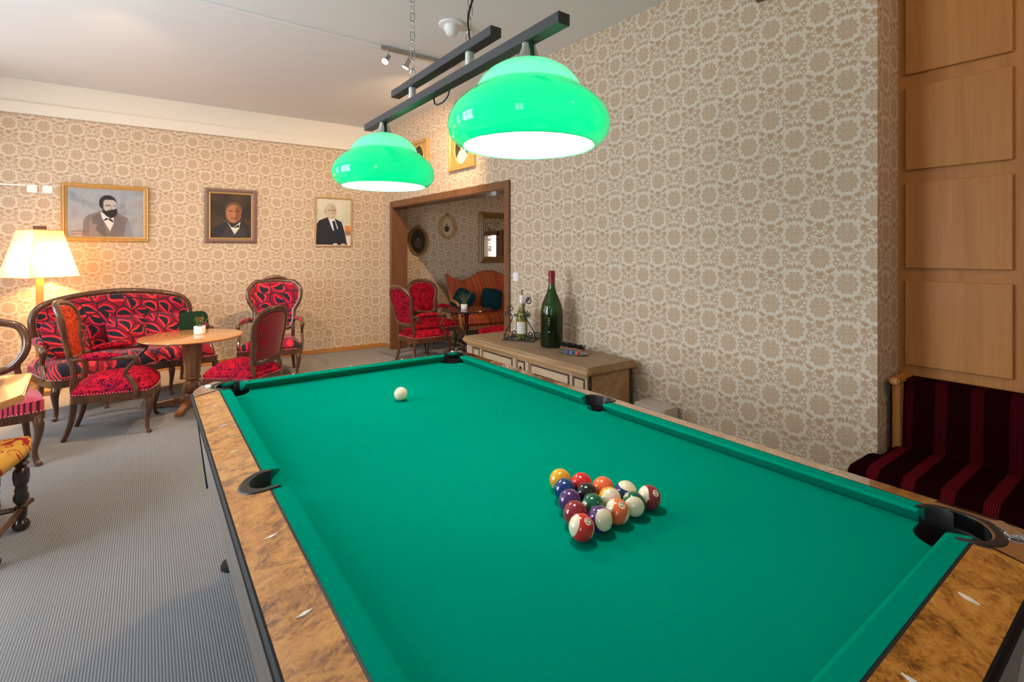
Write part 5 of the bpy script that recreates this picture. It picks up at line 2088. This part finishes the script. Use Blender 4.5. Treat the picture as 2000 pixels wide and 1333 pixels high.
# ------------------------------------------------------------------ pine chest with its things
CHX0, CHX1, CHY0, CHY1, CHZ = 2.425, 2.925, 2.45, 4.13, 0.600
ch = thing('wooden_chest', 'long weathered pine chest with worn plank top against the patterned wall', 'chest', ((CHX0 + CHX1) / 2, (CHY0 + CHY1) / 2, 0))
hx, hy = (CHX1 - CHX0) / 2, (CHY1 - CHY0) / 2
MB().box(-hx, hx, -hy, hy, CHZ - 0.050, CHZ).build('lid', 'chesttop', ch, bevel=0.014, seg=3)
MB().box(-hx - 0.004, -hx + 0.03, -hy - 0.004, hy + 0.004, CHZ - 0.056, CHZ - 0.006).build('lid_edge', 'chest', ch, bevel=0.014, seg=3)
MB().box(-hx - 0.002, hx, -hy - 0.006, -hy + 0.03, CHZ - 0.056, CHZ - 0.008).build('lid_edge', 'chest', ch, bevel=0.012, seg=3)
MB().box(-hx + 0.035, hx - 0.01, -hy + 0.035, hy - 0.035, 0.07, CHZ - 0.052).build('body', 'chest', ch, bevel=0.003)
MB().box(-hx + 0.015, hx - 0.01, -hy + 0.015, hy - 0.015, 0.0, 0.075).build('plinth', 'chest', ch, bevel=0.006)
MB().box(-hx + 0.024, -hx + 0.040, -hy + 0.028, hy - 0.028, CHZ - 0.078, CHZ - 0.054).build('moulding', 'chest', ch, bevel=0.004)
FX = -hx + 0.035
pan = [(-hy + 0.075, -hy + 0.165), (-hy + 0.235, -hy + 0.66), (-hy + 0.76, -hy + 0.835), (-hy + 0.93, -hy + 1.36), (-hy + 1.44, -hy + 1.52)]
for i, (y0, y1) in enumerate(pan):
    z0, z1 = 0.14, 0.50
    if i == 2:
        z0, z1 = 0.36, 0.50
    f = MB().box(FX - 0.003, FX + 0.002, y0 - 0.012, y1 + 0.012, z0 - 0.012, z1 + 0.012).build('panel_recess', 'chestdark', ch)
    MB().box(FX - 0.009, FX, y0, y1, z0, z1).build('panel', 'chestpanel', ch, bevel=0.004, seg=1)
for y0, y1 in ((-hy + 0.035, -hy + 0.055), (-hy + 0.185, -hy + 0.21), (-hy + 0.69, -hy + 0.735), (-hy + 0.86, -hy + 0.905), (-hy + 1.39, -hy + 1.415), (-hy + 1.55, -hy + 1.64)):
    MB().box(FX - 0.012, FX + 0.001, y0, y1, 0.08, 0.52).build('pilaster', 'chestpanel', ch, bevel=0.003, seg=1)
b = MB().prism(ell(0, 0, 0.016, 0.026, 16), 0.0, 0.004, M4=Matrix.Translation((FX - 0.008, -hy + 0.797, 0.445)) @ Matrix.Rotation(-PI / 2, 4, 'Y') @ Matrix.Rotation(PI / 2, 4, 'Z'))
b.build('keyhole_plate', 'iron', ch)
for y0 in (-hy + 0.033,):
    MB().box(-hx + 0.037, -hx + 0.062, y0 - 0.006, y0, 0.075, CHZ - 0.056).build('corner_post', 'chestdark', ch)
    MB().box(hx - 0.04, hx - 0.015, y0 - 0.006, y0, 0.075, CHZ - 0.056).build('corner_post', 'chestdark', ch)

bxo = MB().box(-0.075, 0.075, -0.13, 0.13, 0, 0.33).build('box', plain('pale beige painted wood', (0.50, 0.42, 0.36), 0.7), bevel=0.004)
bxo.location = (2.882, 2.245, 0)
tag(bxo, 'small pale box on the floor between the chest end and the patterned wall', 'box')


def mat_glass(name, col, ior=1.5, rough=0.03, tr=0.85):
    m = NT(name)
    m.bsdf(col, rough, trans=tr, ior=ior, spec=0.5)
    return m.mat


M['greenglass'] = mat_glass('dark green bottle glass', (0.03, 0.13, 0.012), tr=0.92)
M['oliveglass'] = mat_glass('olive bottle glass', (0.42, 0.47, 0.10), tr=0.85)
M['wine'] = plain('dark wine', (0.004, 0.006, 0.006), 0.15)
bt = thing('champagne_bottle', 'giant dark green bottle with red foil neck standing on the chest', 'bottle', (2.755, 3.215, CHZ))
k = 0.098
prof = [(0.03, 0.004), (0.075, 0.0), (0.092, 0.006), (0.0955, 0.02), (0.0955, 0.26), (0.093, 0.31), (0.082, 0.36), (0.062, 0.41), (0.042, 0.455), (0.030, 0.50), (0.026, 0.54), (0.0255, 0.612)]
MB().lathe([(r, z * 1.0) for r, z in prof], n=40, cap=True).build('glass', 'greenglass', bt)
MB().lathe([(0.08, 0.008), (0.091, 0.018), (0.0915, 0.255), (0.089, 0.285), (0.001, 0.285)], n=32).build('wine', 'wine', bt)
MB().lathe([(0.0275, 0.535), (0.028, 0.60), (0.0315, 0.603), (0.0315, 0.618), (0.028, 0.621), (0.029, 0.636), (0.024, 0.641), (0.001, 0.641)], n=28).build('foil', plain('dark red foil', (0.22, 0.012, 0.02), 0.35), bt)
b = MB()
for q, w_ in ((0.25, 0.016), (0.235, 0.020), (0.222, 0.012), (0.205, 0.018), (0.19, 0.014), (0.135, 0.024)):
    b.add([(0.0962 * math.cos(a), 0.0962 * math.sin(a), z) for z in (q, q + 0.0022) for a in (R(216) - w_ * 5, R(216), R(216) + w_ * 5)], [(0, 1, 4, 3), (1, 2, 5, 4)])
b.build('printed_lines', 'pearl', bt)

sb = thing('wine_bottle', 'olive glass bottle with white label held in the wrought iron stand', 'bottle', (2.755, 3.63, CHZ + 0.016))
prof = [(0.03, 0.002), (0.044, 0.0), (0.051, 0.008), (0.051, 0.17), (0.048, 0.20), (0.036, 0.24), (0.021, 0.275), (0.0165, 0.31), (0.0165, 0.35)]
MB().lathe(prof, n=32).build('glass', 'oliveglass', sb)
MB().lathe([(0.018, 0.315), (0.0215, 0.33), (0.021, 0.365), (0.024, 0.375), (0.016, 0.388), (0.001, 0.388)], n=20).build('wax_cap', 'white', sb)
MB().lathe([(0.004, 0.385), (0.006, 0.405), (0.003, 0.415), (0.007, 0.425), (0.003, 0.44)], n=12).build('stopper', 'iron', sb)
b = MB()
vs, fs = [], []
for i in range(13):
    a = R(172 + 100 * i / 12)
    for z in (0.045, 0.150):
        vs.append((0.0518 * math.cos(a), 0.0518 * math.sin(a), z))
for i in range(12):
    fs.append((i * 2, i * 2 + 2, i * 2 + 3, i * 2 + 1))
lb_ = MB().add(vs, fs, 0, True).build('label', plain('off white paper label', (0.72, 0.72, 0.66), 0.6), sb)
b = MB()
for z, a0, a1 in ((0.118, 190, 240), (0.106, 185, 232), (0.088, 200, 236), (0.070, 188, 244), (0.060, 188, 225)):
    ps = [(0.0522 * math.cos(R(a)), 0.0522 * math.sin(R(a)), z) for a in range(a0, a1, 5)]
    qs = [(x, y, z_ + 0.0022) for x, y, z_ in ps]
    n_ = len(ps)
    b.add(ps + qs, [(i, i + 1, n_ + i + 1, n_ + i) for i in range(n_ - 1)])
b.build('label_print', paint((0.20, 0.18, 0.16)), lb_)
b = MB().add([(0.0524 * math.cos(R(a)), 0.0524 * math.sin(R(a)), z) for z in (0.130, 0.138) for a in (205, 212, 220)], [(0, 1, 4, 3), (1, 2, 5, 4)])
b.build('label_emblem', paint((0.5, 0.06, 0.04)), lb_)

# wrought iron stand
ws = thing('bottle_stand', 'black wrought iron scroll stand cradling the olive bottle on the chest', 'bottle stand', (2.755, 3.63, CHZ), 0.55)
ws.scale = (1.12, 1.12, 1.12)


def spiral(b, c, r0, turns, a0, dirn, plane, r=0.0042, grow=1.0):
    pts = []
    N = int(14 * turns)
    for i in range(N + 1):
        t = i / N
        a = a0 + dirn * 2 * PI * turns * t
        q = r0 * (1 - 0.72 * t)
        u, w = q * math.cos(a), q * math.sin(a)
        pts.append((c[0], c[1] + u, c[2] + w) if plane == 'y' else (c[0] + u, c[1], c[2] + w))
    b.tube(pts, r, n=6)
    return pts[0]


b = MB()
for xx in (-0.085, 0.085):
    b.tube([(xx, -0.135, 0.006), (xx, 0.135, 0.006)], 0.0045, n=6)
    spiral(b, (xx, -0.105, 0.032), 0.028, 1.3, -PI / 2, 1, 'y')
    spiral(b, (xx, 0.105, 0.032), 0.028, 1.3, -PI / 2, -1, 'y')
    spiral(b, (xx, -0.04, 0.03), 0.024, 1.2, -PI / 2, -1, 'y')
    spiral(b, (xx, 0.04, 0.03), 0.024, 1.2, -PI / 2, 1, 'y')
for yy in (-0.12, 0.0, 0.12):
    b.tube([(-0.085, yy, 0.006), (0.085, yy, 0.006)], 0.0042, n=6)
b.build('base_scrolls', 'iron', ws)
b = MB()
for s_ in (-1, 1):
    P = spl([(-0.062, s_ * 0.135, 0.01), (-0.062, s_ * 0.125, 0.08), (-0.062, s_ * 0.075, 0.16), (-0.062, s_ * 0.040, 0.23), (-0.062, s_ * 0.050, 0.30), (-0.062, s_ * 0.085, 0.345)] if s_ < 0
            else [(-0.062, 0.13, 0.01), (-0.062, 0.115, 0.07), (-0.062, 0.075, 0.14), (-0.062, 0.06, 0.19), (-0.062, 0.09, 0.24)], 5)
    b.tube(P, 0.0045, n=6)
spiral(b, (-0.062, -0.085, 0.322), 0.030, 1.4, PI / 2 + 0.4, -1, 'y', 0.0045)
spiral(b, (-0.062, -0.080, 0.215), 0.026, 1.4, PI / 2, -1, 'y', 0.004)
spiral(b, (-0.062, 0.075, 0.255), 0.026, 1.4, 0.0, 1, 'y', 0.004)
spiral(b, (-0.062, 0.110, 0.215), 0.020, 1.2, PI / 2, 1, 'y', 0.004)
spiral(b, (-0.062, -0.03, 0.18), 0.024, 1.2, 0, 1, 'y', 0.004)
b.tube([(-0.062 + 0.062 * (1 - math.cos(a)), 0.064 * math.sin(a), 0.20) for a in [PI * 2 * i / 24 for i in range(24)]], 0.004, n=6, closed=True)
for x in (0.055,):
    b.tube([(x, -0.03, 0.006), (x, -0.01, 0.10), (x, 0.0, 0.20)], 0.0042, n=6)
b.build('scroll_frame', 'iron', ws)

# brush, chalks
br = thing('table_brush', 'black bristled billiard table brush with wooden back lying on the chest', 'brush', (2.715, 2.92, CHZ + 0.0295), 0.15)
MB().box(-0.028, 0.028, -0.120, 0.110, 0.0, 0.016).build('back', 'pedestal', br, bevel=0.007)
b = MB()
rnd = random.Random(3)
for i in range(260):
    x, y = rnd.uniform(-0.026, 0.026), rnd.uniform(-0.115, 0.105)
    b.tube([(x, y, 0.013), (x * 1.25 + rnd.uniform(-.006, .006), y * 1.05 + rnd.uniform(-.006, .006), 0.042 + rnd.uniform(-.006, .004))], [0.0022, 0.0012], n=4)
b.build('bristles', 'black', br)
tray = thing('chalk_tray', 'small pale oval tray under the brush and chalks', 'tray', (2.705, 2.90, CHZ))
MB().lathe([(0.060, 0.0), (0.088, 0.004), (0.098, 0.011), (0.100, 0.013), (0.095, 0.012), (0.060, 0.006), (0.001, 0.005)], n=36,
           M4=Matrix.Diagonal((0.85, 1.45, 1, 1))).build('dish', plain('grey tin', (0.35, 0.34, 0.33), 0.4, 0.4), tray)
for (x, y, col, nm, lb__) in ((-0.060, -0.050, (0.03, 0.22, 0.55), 'blue', 'light blue chalk cube beside the brush on the chest'),
                              (-0.046, -0.098, (0.62, 0.06, 0.04), 'red', 'red chalk cube beside the brush on the chest'),
                              (-0.064, 0.002, (0.10, 0.13, 0.30), 'navy', 'navy chalk cube in front of the brush on the chest')):
    t = thing('chalk_cube', lb__, 'chalk', (2.705 + x, 2.90 + y, CHZ + 0.0118), 0.3, 'chalk cubes on the tray')
    MB().box(-0.011, 0.011, -0.011, 0.011, 0, 0.020).build('paper_wrap', paint(col), t, bevel=0.001)
    MB().lathe([(0.0085, 0.0205), (0.0080, 0.0215), (0.003, 0.0206), (0.001, 0.0206)], n=14).build('chalk_face', paint(tuple(min(1, c * 1.4 + 0.05) for c in col)), t)
M_ = Matrix

# ------------------------------------------------------------------ bench in the recess
bn = thing('bench', 'built in bench with dark wine red striped velvet below the oak panels', 'bench', (3.05, 0.96, 0))
# local: x from the seat front (-) to the wall (+), y runs towards the camera (negative)
LB = 3.3
def rounded_box(mb, x0, x1, y0, y1, z0, z1, r, n=5):
    """box with rounded cross-section (x, z) and rounded ends"""
    sec = []
    for cx_, cz_, a0 in ((x1 - r, z1 - r, 0), (x0 + r, z1 - r, 90), (x0 + r, z0 + r, 180), (x1 - r, z0 + r, 270)):
        for i in range(n + 1):
            a = R(a0 + 90 * i / n)
            sec.append((cx_, cz_, math.cos(a), math.sin(a)))
    m = len(sec)
    vs, fs = [], []
    rows = []
    for i in range(n + 1):
        a = PI / 2 * i / n
        rows.append((y1 - r + r * math.cos(a), r * math.sin(a)))
    for i in range(n + 1):
        a = PI / 2 * i / n
        rows.append((y0 + r - r * math.sin(a), r * math.cos(a)))
    for y, q in rows:
        for cx_, cz_, c, s in sec:
            vs.append((cx_ + q * c, y, cz_ + q * s))
    for j in range(len(rows) - 1):
        for i in range(m):
            k = (i + 1) % m
            fs.append((j * m + i, j * m + k, (j + 1) * m + k, (j + 1) * m + i))
    fs.append(tuple(range(m)))
    fs.append(tuple((len(rows) - 1) * m + i for i in range(m)))
    return mb.add(vs, fs, 0, True)


rounded_box(MB(), -0.345, 0.15, -LB, -0.002, 0.25, 0.393, 0.055).build('seat', 'bench', bn)
rounded_box(MB(), -0.345, -0.06, -0.2, 0.045, 0.25, 0.392, 0.055).build('seat_end', 'bench', bn)
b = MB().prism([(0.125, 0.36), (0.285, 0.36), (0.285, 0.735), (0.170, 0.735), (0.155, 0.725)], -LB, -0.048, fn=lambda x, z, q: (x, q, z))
lab(b.build('backrest', 'benchdim', bn, bevel=0.010), 'wine red striped velvet backrest, shade of its nap put into the darker colour')
MB().box(-0.27, 0.26, -LB, 0.0, 0.0, 0.25).build('base_board', 'oak', bn, bevel=0.004)
b = MB().box(0.105, 0.290, -0.046, -0.012, 0.30, 0.715)
b.build('end_board', 'oak', bn, bevel=0.004)
MB().box(0.055, 0.290, -0.056, -0.010, 0.715, 0.748).build('end_cap', 'oak', bn, bevel=0.008)

# ------------------------------------------------------------------ side room furniture
chair_b = [(0, 0.50), (0.13, 0.498), (0.180, 0.55), (0.190, 0.66), (0.225, 0.78), (0.215, 0.87), (0.14, 0.945), (0, 0.965)]
upholstered_chair('armchair', 'red damask armchair seen from behind, standing in the doorway to the side room', 'armchair',
                  (2.86, 5.86, 0), face_rot(1.0, 0.12), 'alcove_red', 'alcove_red', 'walnut', 0.54, 0.50, chair_b,
                  arms=(0.60, -0.03, -0.11, 0.262), group='red armchairs in the side room', rear='alcove_red', rear_w=0.175, lean=0.25, curve=0.5)
upholstered_chair('armchair', 'red damask armchair facing out of the side room behind the dark round table', 'armchair',
                  (3.32, 6.50, 0), face_rot(0.05, -1.0), 'alcove_red', 'alcove_red', 'walnut', 0.56, 0.50, chair_b,
                  arms=(0.58, -0.03, -0.11, 0.27), group='red armchairs in the side room', rear='alcove_red', rear_w=0.175, lean=0.2, curve=0.5)
dt = thing('round_table', 'dark polished round pedestal table in the side room', 'table', (3.36, 5.62, 0))
zt = 0.655
MB().lathe([(0.001, zt - 0.026), (0.30, zt - 0.026), (0.325, zt - 0.016), (0.328, zt - 0.008), (0.322, zt), (0.001, zt)], n=56).build('tabletop', 'ebony', dt)
MB().lathe([(0.04, 0.10), (0.055, 0.14), (0.03, 0.18), (0.04, 0.22), (0.065, 0.27), (0.05, 0.33), (0.024, 0.37), (0.032, 0.40), (0.022, 0.44), (0.026, 0.56), (0.05, 0.60), (0.07, zt - 0.026)], n=24).build('pedestal', 'ebony', dt)
for k in range(3):
    a = 2 * PI * k / 3 + 0.5
    P = spl([(0.03 * math.cos(a), 0.03 * math.sin(a), 0.15), (0.12 * math.cos(a), 0.12 * math.sin(a), 0.145), (0.20 * math.cos(a), 0.20 * math.sin(a), 0.07), (0.27 * math.cos(a), 0.27 * math.sin(a), 0.022)], 5)
    MB().tube(P, lerp_list([0.03, 0.028, 0.022, 0.020], len(P)), n=8).build('leg', 'ebony', dt)
potted('wispy green plant in a white pot on the dark round table', (3.30, 5.58, zt), 0.042, 0.07, 'leafdark', 30, 0.17, False, 0.10)
so_ = thing('footstool', 'low red upholstered stool in the side room beside the doorway post', 'stool', (3.64, 5.24, 0), 0.15)
ol = [(0.27 * (abs(math.cos(a)) ** 0.6) * (1 if math.cos(a) > 0 else -1), 0.22 * (abs(math.sin(a)) ** 0.6) * (1 if math.sin(a) > 0 else -1)) for a in [2 * PI * i / 36 for i in range(36)]]
MB().prism([(x * 0.97, y * 0.97) for x, y in ol], 0.30, 0.345).build('frame', 'walnut', so_)
MB().dome(ol, 0.06, 0.045, lambda a, b_, c: (a, b_, 0.345 + c), rings=8, power=3).build('cushion', 'alcove_red', so_)
for sx in (-1, 1):
    for sy in (-1, 1):
        cabriole(sx * 0.215, sy * 0.165, 0.31, sx, sy, 0.022, 0.012).build('leg', 'walnut', so_)

se = thing('settee', 'winged settee in bold striped red, orange and teal fabric in the side room', 'sofa', (4.42, 6.52, 0), face_rot(-0.20, -1.0))
bp = [(-0.66, 0.42), (-0.66, 0.62), (-0.70, 0.86), (-0.735, 1.03), (-0.68, 1.015), (-0.58, 0.95), (-0.44, 0.93), (-0.30, 0.985), (-0.15, 1.06), (0, 1.085),
      (0.15, 1.06), (0.30, 0.985), (0.44, 0.93), (0.58, 0.95), (0.68, 1.015), (0.735, 1.03), (0.70, 0.86), (0.66, 0.62), (0.66, 0.42)]
bpc = [(p.x, p.y) for p in spl([(a, b_, 0) for a, b_ in bp], 5)]
def semap(a, b_, c):
    return (a, 0.22 + 0.16 * (b_ - 0.42) - c - 0.25 * max(0, abs(a) - 0.45), b_)
MB().dome(bpc, 0.04, 0.06, semap, rings=9, power=3.5, centre=(0, 0.70)).build('backrest', 'kilim', se)
MB().tube([semap(a, b_, 0.012) for a, b_ in bpc], 0.020, n=8, up=(0, 1, 0)).build('back_frame', 'pedestal', se)
rounded_box(MB(), -0.30, 0.24, -0.66, 0.66, 0.30, 0.46, 0.05).build('seat_blank', 'kilim', se) if False else None
b = MB()
ol = [(-0.66, -0.32), (0.66, -0.32), (0.66, 0.20), (-0.66, 0.20)]
b.prism(ol, 0.30, 0.46)
b.build('seat', 'kilim', se, bevel=0.035, seg=3)
MB().box(-0.66, 0.66, -0.32, 0.20, 0.24, 0.30).build('seat_frame', 'pedestal', se, bevel=0.006)
for s_ in (-1, 1):
    P = spl([semap(s_ * 0.66, 0.66, 0.03), (s_ * 0.70, 0.02, 0.66), (s_ * 0.71, -0.20, 0.65), (s_ * 0.70, -0.29, 0.61), (s_ * 0.68, -0.25, 0.52), (s_ * 0.675, -0.28, 0.42), (s_ * 0.665, -0.30, 0.29)], 5)
    MB().tube(P, 0.021, n=8).build('armrest', 'base', se)
    cabriole(s_ * 0.60, -0.28, 0.25, s_, -1, 0.026, 0.014).build('leg', 'pedestal', se)
    back_leg(s_ * 0.58, 0.17, 0.25, 0.0, 0.05).build('leg', 'pedestal', se)
for (lx, yw, nm) in ((-0.50, -28, 'dark teal pillow leaning in the left wing of the striped settee'), (-0.02, -6, 'dark teal pillow at the middle of the striped settee')):
    o = pillow(nm, 0, 0, 0, 0.34, 0, 'teal', grp='teal pillows on the settee')
    Ms = Matrix.Translation(se.location) @ Matrix.Rotation(se.rotation_euler.z, 4, 'Z')
    o.matrix_world = Ms @ Matrix.Translation((lx, 0.085, 0.655)) @ Matrix.Rotation(R(yw), 4, 'Z') @ Matrix.Rotation(R(-20), 4, 'X') @ Matrix.Rotation(R(28 if lx < -0.3 else 10), 4, 'Y')
light('side_room_lamp', 'POINT', (4.6, 4.6, 2.45), 20, (1.0, 0.70, 0.42), 0.12)
cl = thing('ceiling_lamp', 'small round lit ceiling lamp in the side room', 'lamp', (4.6, 4.6, 2.72))
MB().lathe([(0.10, 0.0), (0.12, -0.03), (0.10, -0.035)], n=24).build('base', 'steel', cl)
MB().lathe([(0.095, -0.035), (0.09, -0.08), (0.05, -0.105), (0.001, -0.11)], n=24).build('globe', mat_emit('lit opal globe', (1, 0.88, 0.7), 4), cl)
